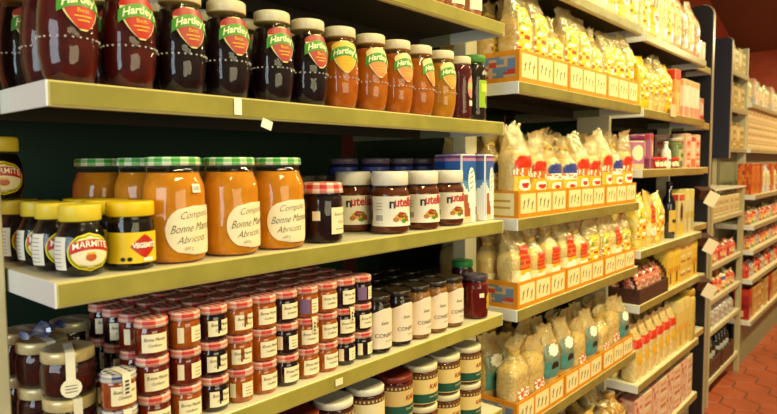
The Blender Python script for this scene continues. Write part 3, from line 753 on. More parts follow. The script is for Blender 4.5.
def bagart(style):
    W_, Rd, Or, Ye, Bl, Gr = PRINTW, mat('D83418', .35, .4), mat('E8742A', .35, .4), mat('F4BE1E', .35, .4), mat('3A4A9A', .35, .4), mat('5A9A4A', .4, .4)
    def circ(u, v, a, b, r, k=1): return ((u-a)/k)**2+(v-b)**2 < r*r
    def A(u, v):
        if circ(u, v, .5, .18, .16, 1.6): return Rd if circ(u, v, .5, .17, .07, 1.6) and abs(u-v*2) < .4 else W_
        if v < .42: return Ye
        if v < .62: return Or if noise.noise(Vector((u*9, v*12, 7))) < .12 else W_
        return Rd if circ(u, v, .5, .72, .25, 1.8) else None
    def B(u, v):
        if circ(u, v, .5, .18, .16, 1.6): return Rd if circ(u, v, .5, .17, .06, 1.6) else W_
        if v < .42: return Ye
        if v < .62: return W_ if noise.noise(Vector((u*8, v*11, 3))) < .1 else Or
        return Bl if circ(u, v, .5, .74, .25, 1.8) else None
    def C(u, v):
        k = noise.noise(Vector((u*7, v*9, 2)))
        if k > .34: return Gr if v > .5 else Rd
        if k < -.30: return W_
        return mat('F2CE3A', .35, .5) if .15 < u < .85 else None
    def D(u, v):
        if circ(u, v, .55, .13, .13, 1.6): return W_
        if v < .36: return mat('F0E0A8', .4, .4) if u < .4 else Ye
        if v < .8: return (Rd if int(v*14) % 2 else Or) if u > .35 else None
        return Rd if u > .45 else None
    def E_(u, v):
        if circ(u, v, .5, .75, .15, 1.5): return W_
        if v < .45: return mat('4A8A86', .4, .4) if not circ(u, v, .5, .3, .09, 1.5) else BLACK
        return mat('7A8A78', .4, .4) if v < .9 else None
    def G(u, v):
        return mat('E8D9A0', .5, .3) if .1 < u < .9 and .1 < v < .95 and noise.noise(Vector((u*9, v*9, 6))) > -.25 else None
    def R_(u, v):
        return Rd if .62 < v < .80 else (Ye if .25 < v < .5 and .3 < u < .7 else None)
    def N(u, v):
        if .3 < u < .75 and .12 < v < .5 : return PRINTW if noise.noise(Vector((u*14, v*14, 3))) > 0 else mat('D86A3A', .5)
        return None
    return dict(A=A, B=B, C=C, D=D, E=E_, G=G, N=N, R=R_)[style]
def filmmat():
    if 'film' in MATS: return MATS['film']
    m = bpy.data.materials.new('cellophane'); m.use_nodes = True; nt = m.node_tree
    nt.nodes.remove(nt.nodes['Principled BSDF']); out = nt.nodes['Material Output']
    t = nt.nodes.new('ShaderNodeBsdfTransparent'); t.inputs[0].default_value = hexc('FFF9E6')
    g = nt.nodes.new('ShaderNodeBsdfGlossy'); g.inputs['Roughness'].default_value = .16; g.inputs[0].default_value = hexc('FFFFFF')
    d = nt.nodes.new('ShaderNodeBsdfDiffuse'); d.inputs[0].default_value = hexc('FAE6A8')
    lw, fr = facing_mix(nt, .07, .7, 3)
    m1 = nt.nodes.new('ShaderNodeMixShader'); m1.inputs[0].default_value = .30
    m2 = nt.nodes.new('ShaderNodeMixShader')
    tc = nt.nodes.new('ShaderNodeTexCoord'); n2 = nt.nodes.new('ShaderNodeTexNoise'); n2.inputs['Scale'].default_value = 55; n2.inputs['Distortion'].default_value = .8
    bp = nt.nodes.new('ShaderNodeBump'); bp.inputs['Strength'].default_value = .6; bp.inputs['Distance'].default_value = .012
    K = nt.links.new
    K(tc.outputs['Object'], n2.inputs['Vector']); K(n2.outputs['Fac'], bp.inputs['Height'])
    K(bp.outputs[0], g.inputs['Normal']); K(bp.outputs[0], lw.inputs['Normal'])
    K(t.outputs[0], m1.inputs[1]); K(d.outputs[0], m1.inputs[2]); K(fr.outputs[0], m2.inputs[0]); K(m1.outputs[0], m2.inputs[1]); K(g.outputs[0], m2.inputs[2])
    K(m2.outputs[0], out.inputs[0]); MATS['film'] = m
    return m
def bag(w_, d_, h_, kind, seed, c1, c2, art, t0=.30, t1=.70, ns=70, name='sweet_bag', rough=.22, film=False):
    P = (w_, d_, h_, kind, seed); t = empty(name)
    n, m_ = 34, 26
    fill = .66+.10*noise.noise(Vector((seed*5.1, 2, 2)))
    def shell(tt0, tt1, mm, off):
        v = [bagsurf(P, 2*pi*i/n, tt0+(tt1-tt0)*j/mm, off) for j in range(mm+1) for i in range(n)]
        fs = [(j*n+i, j*n+(i+1) % n, (j+1)*n+(i+1) % n, (j+1)*n+i) for j in range(mm) for i in range(n)]
        return v, fs
    if film:
        v, fs = shell(.012, fill, 16, -.0016)
        # heaped top of the filling
        cx0 = sum(p[0] for p in v[-n:])/n; cy0 = sum(p[1] for p in v[-n:])/n; cz0 = v[-1][2]
        base = len(v)-n; o2 = len(v)
        v += [(cx0+(p[0]-cx0)*.55, cy0+(p[1]-cy0)*.55, cz0+.010+.004*noise.noise(Vector((p[0]*90, p[1]*90, seed)))) for p in v[base:]]
        fs += [(base+i, base+(i+1) % n, o2+(i+1) % n, o2+i) for i in range(n)]+[tuple(o2+i for i in range(n)), tuple(range(n-1, -1, -1))]
        mb = MB(); mb.add(v, fs, mat(c1, .55, 0, noise_to=c2, nscale=ns, bump=.5, bscale=130), True); mb.build('filling', t)
        v, fs = shell(0, 1, m_, 0); mb = MB(); mb.add(v, fs+[tuple(range(n-1, -1, -1))], filmmat(), True); mb.build('film_bag', t)
    else:
        v, fs = shell(0, 1, m_, 0); mb = MB()
        mb.add(v, fs+[tuple(range(n-1, -1, -1)), tuple(m_*n+i for i in range(n))], mat(c1, rough, .7, noise_to=c2, nscale=ns, bump=.28, bscale=85), True); mb.build('film_bag', t)
    if art:
        mb = MB(); fa = bagart(art)
        mb.grid(lambda u, q: bagsurf(P, -pi/2+(u-.5)*2.2, t0+(t1-t0)*q, .0012), 16, 22, None, True, fa); mb.build('printed_label', t)
    if kind == 'knot':
        mb = MB(); w2 = .17*w_
        tt = .84; c = [bagsurf(P, 2*pi*i/16, tt) for i in range(16)]
        v = [(x*1.12, y*1.12+.0, z+dz) for dz in (-.004, .004) for x, y, z in c]
        mb.add(v, [(i, (i+1) % 16, 16+(i+1) % 16, 16+i) for i in range(16)], mat('D8B44A', .3, .5), True); mb.build('twist_tie', t)
    return t
def tray(w_, d_, h_, panels, side):
    t = empty('carton_tray'); O = mat('E8960C', .5, noise_to='DC8A0A', nscale=20); k = .003
    mb = MB()
    mb.box(-w_/2, w_/2, 0, d_, 0, k, O)
    mb.box(-w_/2, w_/2, 0, k, k, h_, O); mb.box(-w_/2, w_/2, d_-k, d_, k, h_, O)
    mb.box(-w_/2, -w_/2+k, k, d_-k, k, h_, O); mb.box(w_/2-k, w_/2, k, d_-k, k, h_, O)
    mb.build('carton', t)
    mb = MB(); cr = mat('F3E2A8', .55); n = panels; gap = .0105; pw = (w_-gap)/n
    for q in range(n):
        a = -w_/2+gap+q*pw; b = a+pw-gap
        mb.box(a, b, -.0008, -.0001, .011, h_-.008, cr)
        for j in range(3):   # little printed figures
            xx = a+(b-a)*(.22+.28*j); zz = h_*.5+.004*sin(j*2.1+q)
            s_ = .0055
            mb.add([(xx-s_, -.0012, zz-.012), (xx-s_+.0035, -.0012, zz-.012), (xx+s_, -.0012, zz+.011), (xx+s_-.004, -.0012, zz+.011)], [(0, 1, 2, 3)], INK)
            mb.add([(xx-s_, -.0012, zz+.003), (xx+s_, -.0012, zz+.005), (xx+s_, -.0012, zz+.007), (xx-s_, -.0012, zz+.005)], [(0, 1, 2, 3)], mat('8A5A2A', .6))
    mb.build('front_panel', t)
    mb = MB(); X = -w_/2-.0006
    def art(u, v):
        if side == 'text': return cr if not (.15 < v < .85 and int(v*9) % 2 and .12 < u < .9) else mat('C89A50', .5)
        k_ = noise.noise(Vector((u*5, v*4, 3)))
        if v < .12 or v > .9: return None
        return mat('C23A24', .5) if k_ > .15 and v < .7 else (mat('6A86A8', .5) if k_ < -.05 else mat('C8A888', .5))
    mb.grid(lambda u, v: (X, d_-.012-(d_-.024)*u, .006+(h_-.012)*v), 14, 10, None, False, art); mb.build('side_panel', t)
    return t
tr_t, tr_p, tr_u = Kit(tray, .278, .175, .069, 3, 'text'), Kit(tray, .278, .175, .069, 3, 'print'), Kit(tray, .278, .175, .078, 3, 'print')
tx = [1.504, 1.786, 2.068]
lets = [(B1, tr_u, 'upper', 4), (B2_, tr_t, 'second', 3), (B3, tr_p, 'third', 3), (B4, tr_p, 'low', 3)]
def fb(h_, kind, seed, c1, c2, art, t0, t1, ns=70): return Kit(bag, .087, .068, h_, kind, seed, c1, c2, art, t0, t1, ns, film=True)
bk = {
 'C1': fb(.232, 'flat', 1, 'F0D470', 'E8BE3A', 'C', .32, .80), 'C2': fb(.215, 'knot', 2, 'F2DA80', 'E2B83A', 'C', .30, .70), 'C3': fb(.240, 'flat', 3.3, 'F4E2A0', 'F0C42A', 'C', .32, .75),
 'A1': fb(.238, 'flat', 4.4, 'E6CC8A', 'F0DCA0', 'A', .27, .68), 'A2': fb(.225, 'knot', 5.1, 'E2C67A', 'F0DCA0', 'B', .27, .64), 'A3': fb(.242, 'flat', 6.7, 'E6CE8C', 'EEDAA0', 'A', .27, .66),
 'D1': fb(.205, 'flat', 7.3, 'E0C878', 'EAD892', 'D', .30, .78), 'D2': fb(.200, 'knot', 8.2, 'E2C468', 'ECD480', 'D', .30, .66), 'D3': fb(.195, 'flat', 9.6, 'DCC260', 'E8D27A', 'C', .32, .72),
 'E1': fb(.215, 'knot', 10, 'CBA43A', 'EAD88E', 'N', .26, .60, 130), 'E2': fb(.215, 'flat', 11.4, 'CFA83A', 'E4C870', 'E', .35, .80), 'E3': fb(.222, 'flat', 12.5, 'CCA840', 'EAD684', 'N', .28, .62, 130),
}
descr = {'C': 'clear bag of yellow sweets', 'A': 'cellophane bag with red, yellow and white print', 'D': 'pale cellophane bag with red print', 'E': 'crinkled clear bag of pale sweets'}
seqs = {'upper': ['C1', 'C3', 'C2', 'C3', 'C1', 'C2', 'C3', 'C1', 'C3'], 'second': ['A1', 'A3', 'A2', 'A2', 'A1', 'A3', 'A1', 'A2', 'A3'], 'third': ['D1', 'D2', 'D2', 'D1', 'D2', 'D3', 'D3', 'D1', 'D3'], 'low': ['E1', 'E3', 'E2', 'E2', 'E3', 'E2', 'E1', 'E3', 'E2']}
for z, kt, nm, cnt in lets:
    for k, x in enumerate(tx):
        kt.put(x, .752, z, 'orange carton tray of sweet bags on the %s tray shelf, %s' % (nm, ['left', 'middle', 'right'][k]), 'tray', 'orange carton trays')
        for q in range(3):
            for rw in range(2):
                key = seqs[nm][(k*3+q+rw*2) % 9] if rw else seqs[nm][k*3+q]
                bk[key].put(x-.0905+.0905*q, .792+.0765*rw, z+.0035, '%s, %s, %s, %s tray shelf' % (descr[key[0]], nth(k*3+q), ROW[rw], nm), 'bag', 'sweet bags in the trays of the %s shelf' % nm, random.uniform(-.07, .07), (1, 1, random.uniform(.90, 1.02)))
# loose bags behind the trays, against the seam with the jam bay
for z, nm, key in ((B1, 'upper', 'C1'), (B2_, 'second', 'A1'), (B3, 'third', 'D1'), (B4, 'low', 'E1')):
    for k in range(4):
        bk[key].put(1.412+.095*k, .975, z, '%s behind the trays, %s, %s tray shelf' % (descr[key[0]].replace('cellophane ', ''), nth(k), nm), 'bag', 'loose bags behind the trays', .1*(k % 2), (1, 1, .96))
# heap on the lowest shelf
HB = [Kit(bag, .11, .08, .15, 'knot', 20, 'A8783A', 'D0A860', 'G', .2, .6, 60), Kit(bag, .11, .08, .16, 'flat', 21, 'C8A048', 'E0C880', 'G', .2, .7, 60), Kit(bag, .11, .08, .155, 'knot', 22, 'B48A48', 'E6D8B0', 'N', .2, .6, 60)]
for k in range(7):
    HB[k % 3].put(1.44+.121*k, .81, -.98, ['knotted bag of brown biscuits', 'flat topped bag of golden biscuits', 'knotted bag of pale biscuits'][k % 3]+' on the lowest tray bay shelf, '+nth(k), 'bag', 'biscuit bags on the low shelf', .1*(k % 2))
    HB[(k+1) % 3].put(1.44+.121*k, .90, -.98, ['flat topped bag of golden biscuits', 'knotted bag of pale biscuits', 'knotted bag of brown biscuits'][k % 3]+', second row, lowest tray bay shelf, '+nth(k), 'bag', 'biscuit bags on the low shelf', .1*(k % 2))

# ------------------------------------------------------------------ cartons and pouches
def carton(w_, d_, h_, base, cols, pat, name='carton_box'):
    t = empty(name); bm = mat(base, .4, .2); cs = [mat(c, .4, .2) for c in cols]
    mb = MB(); mb.box(-w_/2, w_/2, -d_/2, d_/2, 0, h_, bm, .002); mb.build('carton', t)
    def art(u, v):
        if pat == 'band': return cs[0] if v > .78 else (cs[1] if .35 < v < .5 else (cs[2] if (u-.5)**2+(v-.2)**2*1.6 < .03 else None))
        if pat == 'blob': return cs[1] if ((u-.5)/1.1)**2+((v-.6))**2 < .05 else (cs[0] if v < .28 else (cs[2] if v > .86 else None))
        if pat == 'rows': return cs[int(v*8) % len(cs)] if .12 < u < .88 and int(v*16) % 2 == 0 else None
        return cs[int((noise.noise(Vector((u*6, v*8, h_*50)))+1)*len(cs)*.5) % len(cs)] if noise.noise(Vector((u*9, v*9, 5))) > -.1 else None
    mb = MB()
    mb.grid(lambda u, v: (-w_/2+.003+(w_-.006)*u, -d_/2-.0007, .003+(h_-.006)*v), 8, 14, None, False, art)
    mb.grid(lambda u, v: (-w_/2-.0007, d_/2-.003-(d_-.006)*u, .003+(h_-.006)*v), 6, 14, None, False, art)
    mb.build('printed_label', t)
    mb = MB(); mb.box(-w_/2+.003, w_/2-.003, -.0015, .0015, h_, h_+.0012, cs[0]); mb.build('top_flap', t)
    return t
def line(kits_, x0, x1, y, z, pitch, what, cat, where, rows=1, dy=.08, sc=None, jit=.05, zj=0, step=0):
    n = int((x1-x0)/pitch+1.0001)
    for rw in range(rows):
        for k in range(n):
            kt, nm = kits_[(k+rw*step) % len(kits_)]
            kt.put(x0+pitch*k, y+dy*rw, z, '%s, %s, %s%s' % (nm, nth(k), where, '' if rows == 1 else ', '+ROW[rw]), cat, what+' '+where, random.uniform(-jit, jit), (1, 1, 1-random.uniform(0, zj)) if zj else None)
# highest shelf of tray bay: cream pouches
PO = [(Kit(bag, .088, .06, .24, 'flat', 31, 'EED9A0', 'F4E8C4', 'C', .15, .8), 'cream pouch with yellow print'), (Kit(bag, .088, .06, .25, 'flat', 33, 'EFCB62', 'F2DA86', 'A', .2, .8), 'golden pouch with red print'), (Kit(bag, .088, .06, .235, 'flat', 35, 'F2E6CC', 'F0E0B0', 'G', .2, .85), 'pale plain pouch')]
line([PO[0], PO[2], PO[0], PO[1]], 1.44, 2.2, .79, .478, .094, 'pouches', 'bag', 'highest tray bay shelf', 2, .08, zj=.05, step=1)
PK = [(Kit(bag, .09, .06, .23, 'flat', 41, 'E8A888', 'F2CDB0', 'G', .15, .85), 'pink pouch'), (Kit(bag, .09, .06, .22, 'flat', 42, 'E0885A', 'F0D0B0', 'N', .2, .8), 'orange and cream pouch')]
line([PO[0], PO[1], PO[2]], 2.32, 2.62, .79, C0, .094, 'pouches', 'bag', 'highest third bay shelf', 2, .08, zj=.06, step=1)
line([PK[0], PK[1]], 2.70, 3.04, .79, C0, .096, 'pink packs', 'bag', 'right end of highest shelf', 2, .08)
# second shelf of third bay
YB = (Kit(bag, .086, .058, .205, 'flat', 45, 'F2C81E', 'F0BE14', 'C', .2, .8), 'bright yellow sweet bag')
line([YB, (bk['C2'], 'clear bag of yellow sweets'), (bk['C3'], 'flat topped clear sweet bag')], 2.325, 2.62, .79, C1, .094, 'yellow bags', 'bag', 'second shelf of third bay', 2, .08, zj=.08, step=1)
RC = (Kit(carton, .07, .06, .19, 'E4A050', ['D8281C', 'E8C878', 'F2E2B0'], 'band'), 'orange carton with red top')
BGc = (Kit(carton, .06, .05, .18, 'DCE2D0', ['4A8AB8', 'E8D050', '5AA050'], 'blob'), 'carton with blue and green print')
WP = (Kit(carton, .072, .06, .165, 'F2E0CC', ['E89A80', 'F6EEE0', 'E8B070'], 'blob'), 'pale pink and white carton')
line([RC, BGc], 2.72, 2.79, .795, C1, .075, 'cartons', 'carton', 'between bags and white packs')
line([WP], 2.868, 3.05, .80, C1, .080, 'white packs', 'carton', 'right end of second shelf', 2, .075)
line([RC], 2.71, 2.785, .87, C1, .075, 'red topped cartons', 'carton', 'second row of second shelf')
# little sign on shelf edge
pricetag('shelf_card', 'cream blank card propped on the second shelf edge, third bay', 2.60, C1+.012, .075, .050, mat('D8C29A', .5), .747, 0)
# third bay, small goods at eye level
def ptin(c1='7A2A5E', c2='B86A9A'):
    t = empty('sweet_tin'); prof = [(.052, 0), (.055, .002), (.055, .112)]
    mb = MB(); mb.lathe(prof, mat('D8C8A0', .35), 32); mb.build('tin_body', t); rf = rfun(prof)
    mb = MB(); wrap(mb, rf, .02, .10, -.15, .15, mat(c2, .4), 0, .0007, 32, 2); L, Rr = ell(-.03, .025)
    wrap(mb, rf, .03, .09, L, Rr, mat('F0E2C0', .4), 0, .0012, 8, 8); mb.build('printed_label', t)
    simple_cap(t, .057, .105, .024, mat(c1, .3, .4), rim=mat('C890B0', .4)); return t
KPT = Kit(ptin); KPT.put(2.345, .83, C2, 'round purple lidded sweet tin at the left end, third bay', 'tin', 'round purple sweet tins'); KPT.put(2.345, .95, C2, 'round purple sweet tin behind the front one, third bay', 'tin', 'round purple sweet tins')
MG = (Kit(carton, .05, .05, .135, 'B06A8A', ['7A2A4E', 'E8C8A0', 'C83A3A'], 'blob'), 'purple and pink carton')
YC = (Kit(carton, .085, .05, .14, 'E8B41E', ['F2D24A', 'E8A01A', 'B86A14'], 'blob'), 'bright yellow carton')
MG[0].put(2.44, .80, C2, 'purple and pink carton beside the round purple tin', 'carton', None, .1)
YC[0].put(2.545, .86, C2, 'bright yellow carton behind the little red pots, third bay', 'carton', None, 0)
def pot(body, lid, r=.022, h=.045):
    def lab(t, rf):
        mb = MB(); wrap(mb, rf, h*.2, h*.6, -r, r, CREAM, .2, .0007, 8, 2); mb.build('front_label', t)
    return plain_jar('small_pot', r, h, h*.28, body, body, mat(lid, .4), lab, .005, .92)
KRP = Kit(pot, 'A8180E', 'D8281C')
for k, x in enumerate((2.49, 2.54, 2.59, 2.70, 2.75)):
    KRP.put(x, .785, C2, 'little red lidded pot on the eye level shelf, '+nth(k), 'jar', 'little red pots on the third bay shelf')
def bottle(body, capc, labc, r=.022, h=.16, name='glass_bottle'):
    t = empty(name); prof = [(r*.8, 0), (r, .003), (r, h*.58), (r*.9, h*.66), (r*.42, h*.78), (r*.38, h*.93)]
    rf = rfun(prof); mb = MB(); mb.lathe(prof, mat(body, .12, .8), 22); mb.build('bottle_body', t)
    simple_cap(t, r*.46, h*.92, h*.08, mat(capc, .4), n=16)
    mb = MB(); wrap(mb, rf, h*.12, h*.5, -r*1.3, r*1.3, mat(labc, .5), .1, .0008, 10, 2)
    wrap(mb, rf, h*.28, h*.34, -r*.8, r*.8, INK, .1, .0013, 6, 1); mb.build('front_label', t); return t
Kit(bottle, 'EFEDE2', 'F4F2EA', 'E8E4D8', .02, .11, 'white_bottle').put(2.645, .785, C2, 'small white bottle standing among the little red pots', 'bottle')
def gjar_l(t, rf):
    mb = MB(); wrap(mb, rf, .03, .08, -.03, .03, mat('B8B87A', .5), .1, .0008, 10, 3, colf=lambda u, v: mat('4E6A3A', .5) if (u-.5)**2+(v-.5)**2 < .08 else mat('B8B87A', .5)); mb.build('front_label', t)
Kit(plain_jar, 'pickle_jar', .032, .13, .015, '6A7A4A', '808A58', mat('C8C0A0', .4), gjar_l).put(2.82, .80, C2, 'grey green pickle jar beside pinkish cartons, third bay', 'jar')
PC = (Kit(carton, .07, .06, .15, 'E8B89A', ['D8583A', 'F2DCC8', 'E8906A'], 'rows'), 'tall salmon pink carton')
PC2 = (Kit(carton, .066, .06, .14, 'F0D0B4', ['E07850', 'F4E4D0', 'C8503A'], 'blob'), 'pale peach carton')
line([PC, PC2], 2.90, 3.05, .795, C2, .074, 'peach cartons', 'carton', 'right end of eye level shelf', 2, .075)
# third bay, big yellow packs
YP = (Kit(bag, .10, .07, .205, 'flat', 51, 'EAD27A', 'E2BE50', 'D', .2, .85), 'pale yellow pack with red spot')
YP2 = (Kit(bag, .10, .07, .20, 'flat', 52, 'E8C84A', 'F0DA80', 'C', .2, .85), 'yellow sweet pack')
line([YP2, YP], 2.325, 2.64, .795, C3, .108, 'yellow packs', 'bag', 'shelf below the purple tin', 2, .085, step=1)
Kit(bottle, '14101A', '1A1418', 'D8B04A', .028, .24, 'dark_bottle').put(2.735, .795, C3, 'tall black bottle with yellow label between yellow packs', 'bottle')
BC = (Kit(carton, .085, .06, .185, 'DCC88A', ['E8C84A', '3A2A1E', 'D0402A'], 'blob'), 'cream carton with dark brown figure')
GC = (Kit(carton, .06, .06, .20, 'D8CC98', ['E8D86A', 'C8B04A', 'B8A878'], 'band'), 'tall beige and yellow carton')
BC[0].put(2.835, .80, C3, BC[1]+' right of the black bottle', 'carton'); GC[0].put(2.925, .80, C3, GC[1]+', left one', 'carton', 'tall beige cartons'); GC[0].put(3.0, .80, C3, GC[1]+' at the shelf end', 'carton', 'tall beige cartons')
for k in range(5): KRP.put(2.70+.06*k, .90, C3+.0, 'little red lidded pot behind the cartons, '+nth(k), 'jar', 'little red pots behind the cartons')
# third bay, basket of red sweets and yellow cartons
def basket():
    t = empty('sweet_basket'); W_ = mat('4A2412', .6, bump=.4, bscale=150); k = .006
    mb = MB(); w_, d_, h_ = .34, .20, .055
    mb.box(-w_/2, w_/2, 0, d_, 0, k, W_)
    for (a, b, c, d) in ((-w_/2, w_/2, 0, k), (-w_/2, w_/2, d_-k, d_), (-w_/2, -w_/2+k, k, d_-k), (w_/2-k, w_/2, k, d_-k)): mb.box(a, b, c, d, k, h_, W_, .001)
    mb.build('tray_body', t)
    mb = MB()
    n = 18
    for s_ in (-1, 1):
        pts = [(s_*(w_/2+.004), d_/2-.09*cos(pi*i/n), h_-.01+.085*sin(pi*i/n)) for i in range(n+1)]
        for p, q in zip(pts, pts[1:]): mb.box(p[0]-.003, p[0]+.003, min(p[1], q[1]), max(p[1], q[1])+.003, min(p[2], q[2])-.002, max(p[2], q[2])+.003, W_)
    mb.build('handle', t); return t
Kit(basket).put(2.45, .755, C4, 'dark brown basket holding red candy bags, third bay', 'basket')
RB = Kit(bag, .075, .055, .115, 'flat', 61, 'B82A1A', 'E8B090', 'N', .2, .8, 110, rough=.15)
for k in range(4):
    for rw in range(2): RB.put(2.325+.080*k, .800+.075*rw, C4+.0065, 'red candy bag in the brown basket, %s, %s' % (nth(k), ROW[rw]), 'bag', 'red candy bags in the basket', .1)
YT = (Kit(carton, .085, .06, .165, 'E8BE3A', ['F2D050', 'D89A28', '8A5A1E'], 'band'), 'yellow carton with brown crest'); YT2 = (Kit(carton, .085, .06, .17, 'E4C868', ['E8B83A', 'C87A3A', 'F2E0A0'], 'rows'), 'mottled yellow carton')
line([YT, YT, YT2, YT2], 2.68, 3.04, .795, C4, .09, 'yellow cartons', 'carton', 'right of the brown basket', 2, .075)
# third bay, cream packs with red tops
CP = (Kit(bag, .078, .062, .215, 'flat', 91, 'E6D29A', 'E0C070', 'R', .10, .88), 'cream pack with red top'); CP2 = (Kit(carton, .08, .06, .215, 'E2C870', ['F0DA90', 'E8B040', 'D0A040'], 'band'), 'golden tall pack')
TJ = Kit(plain_jar, 'cereal_jar', .045, .24, .03, 'D8B850', 'E2C870', mat('C8A03A', .3), lambda t, rf: None)
line([CP], 2.325, 2.76, .795, C5, .086, 'red topped packs', 'bag', 'second lowest shelf', 2, .075)
line([CP2], 2.85, 2.95, .795, C5, .09, 'golden packs', 'carton', 'right of the red topped packs', 2, .075)
TJ.put(3.035, .80, C5, 'big jar of golden cereal at the shelf end', 'jar')
PB = (Kit(carton, .09, .06, .19, 'DDA088', ['C8483A', 'E8C8B0', 'B83A4A'], 'noise'), 'pink and red carton'); PB2 = (Kit(carton, .09, .06, .19, 'E2C8A8', ['D06850', 'D8A070', 'E8D8C0'], 'rows'), 'beige and pink carton')
line([PB, PB2], 2.33, 3.03, .795, -1.08, .098, 'pink cartons', 'carton', 'lowest shelf of third bay', 2, .08)
# narrow bay goods
NB = (Kit(carton, .06, .05, .12, 'D8B0A0', ['B8282A', 'E8D8C8', 'C86A4A'], 'blob'), 'small pinkish red carton')
for z, nm in ((.197, 'upper'), (.47, 'topmost')):
    line([NB], 3.16, 3.34, .84, z, .07, 'small cartons', 'carton', '%s narrow bay shelf' % nm)

# brown leaflet boxes on the bay end
def leaflet():
    t = empty('leaflet_holder'); Bm = mat('4A2414', .6); w_ = .085
    mb = MB()
    mb.add([(0, 0, 0), (0, .05, 0), (0, .05, .07), (0, -.02, .05), (w_, 0, 0), (w_, .05, 0), (w_, .05, .07), (w_, -.02, .05)],
           [(0, 3, 2, 1), (4, 5, 6, 7), (0, 1, 5, 4), (1, 2, 6, 5), (0, 4, 7, 3), (2, 3, 7, 6)], Bm)
    mb.build('holder_body', t)
    mb = MB(); mb.box(.010, .078, -.040, -.037, -.010, .070, mat('F0E4C8', .5), .001)
    for k in range(3): mb.box(.004, .036, -.0366, -.0362, .010+.012*k, .0125+.012*k, mat('C8A070', .5))
    o = mb.build('card', t); o.rotation_euler = (.15, .45, 0); return t
KLf = Kit(leaflet)
for k, (z, nm) in enumerate(((-.18, 'top'), (-.40, 'middle'), (-.61, 'lowest'))):
    KLf.put(3.098, .768, z+.012, 'brown leaflet holder with cream card at the bay end, %s of three' % nm, 'leaflet holder', 'brown leaflet holders', -.75, .82)

# ------------------------------------------------------------------ black and navy end panels
def endpanel(x, y0, y1, ztop, m, lab, zb=0, r=.05, trimc='A89A88'):
    t = empty('end_panel', (x, y0, 0)); tag(t, lab, 'panel')
    pts = [(y0, zb)]+[(y0+r-r*cos(a), H+ztop-r+r*sin(a)) for a in [pi/2*i/8 for i in range(9)]]+[(y1, H+ztop), (y1, zb)]
    n = len(pts); mb = MB()
    mb.add([(-.012, a-y0, b) for a, b in pts]+[(.012, a-y0, b) for a, b in pts], [tuple(range(n-1, -1, -1)), tuple(range(n, 2*n))]+[(i, (i+1) % n, n+(i+1) % n, n+i) for i in range(n)], m)
    mb.build('board', t)
    mb = MB()
    for (a, b), (c, d) in zip(pts[:-1], pts[1:-1]):
        mb.add([(-.014, a-y0-.004, b), (.014, a-y0-.004, b), (.014, c-y0-.004, d+.002), (-.014, c-y0-.004, d+.002), (-.014, a-y0, b), (-.014, c-y0, d)], [(0, 1, 2, 3), (0, 3, 5, 4)], mat(trimc, .3))
    mb.build('edge_trim', t); return t
endpanel(3.415, .80, 1.30, .79, mat('17131C', .45), 'tall black end panel with rounded top corner', 0)
NAVYP = mat('23263F', .5)
endpanel(4.432, .925, 1.32, .80, NAVYP, 'tall navy end panel farther down the aisle', H+.03, .03)

# ------------------------------------------------------------------ low unit (fixture with frame posts)
def low_unit():
    x0, x1, yf, yb = 3.54, 4.325, .81, 1.25
    t = empty('low_shelving_unit', (x0, yf, 0)); tag(t, 'low cream framed shelving unit with red packets and silver bags', 'shelving')
    G_ = mat('B8AC84', .45)
    def part(mb, nm):
        o = mb.build(nm, t); o.location = (-x0, -yf, 0); return o
    for (a, b) in ((x0, yf), (x1-.03, yf), (x0, yb-.03), (x1-.03, yb-.03)):
        mb = MB(); mb.box(a, a+.03, b, b+.03, 0, H-.15, G_, .002); part(mb, 'post')
    mb = MB(); mb.box(x0-.005, x1+.005, yf-.005, yb, H-.1495, H-.14, mat('E9E6D4', .3), .001); part(mb, 'top_board')
    for z in (-.295, -.551, -.735, -.908, -1.18):
        mb = MB(); mb.box(x0+.031, x1-.031, yf+.002, yb-.032, H+z-.006, H+z, SHELFW); mb.box(x0+.031, x1-.031, yf+.001, yf+.008, H+z-.026, H+z-.007, G_); part(mb, 'shelf')
    mb = MB(); mb.box(x0+.031, x1-.031, yb-.028, yb-.02, 0, H-.15, mat('2A1E1C', .6)); part(mb, 'back_panel')
low_unit()
x0, x1 = 3.61, 4.26
DT = (Kit(carton, .12, .08, .11, 'D8C898', ['C8B070', 'E8DEC0', 'B89A5A'], 'rows'), 'flat cream box')
line([DT], x0+.03, 4.24, .86, -.295, .13, 'cream boxes', 'box', 'under the low unit top')
RP = (Kit(bag, .10, .07, .10, 'flat', 71, 'C02418', 'E8604A', 'N', .2, .8, 60), 'red packet'); RP2 = (Kit(bag, .10, .07, .09, 'flat', 72, 'B03A24', 'E8C8A0', 'A', .2, .8, 60), 'red and cream packet')
line([RP, RP2], x0+.01, x1, .86, -.551, .108, 'red packets', 'bag', 'low unit upper shelf', 3, .09, step=1)
CLp = (Kit(bag, .10, .07, .105, 'flat', 73, 'C8A03A', 'D84A2A', 'B', .2, .8, 60), 'multicoloured packet'); CLp2 = (Kit(bag, .10, .07, .11, 'flat', 74, '4A8A4A', 'E8D8A0', 'A', .2, .8, 60), 'green and cream packet')
line([CLp, CLp2, RP2], x0+.01, x1, .86, -.735, .108, 'mixed packets', 'bag', 'low unit middle shelf', 2, .09, step=1)
SB = (Kit(bag, .10, .07, .10, 'flat', 75, '9A9A98', 'D0D0D0', None, .2, .8, 60, rough=.12), 'silver grey foil bag')
line([SB], x0+.01, x1, .86, -.908, .108, 'silver bags', 'bag', 'low unit lower shelf', 2, .09)
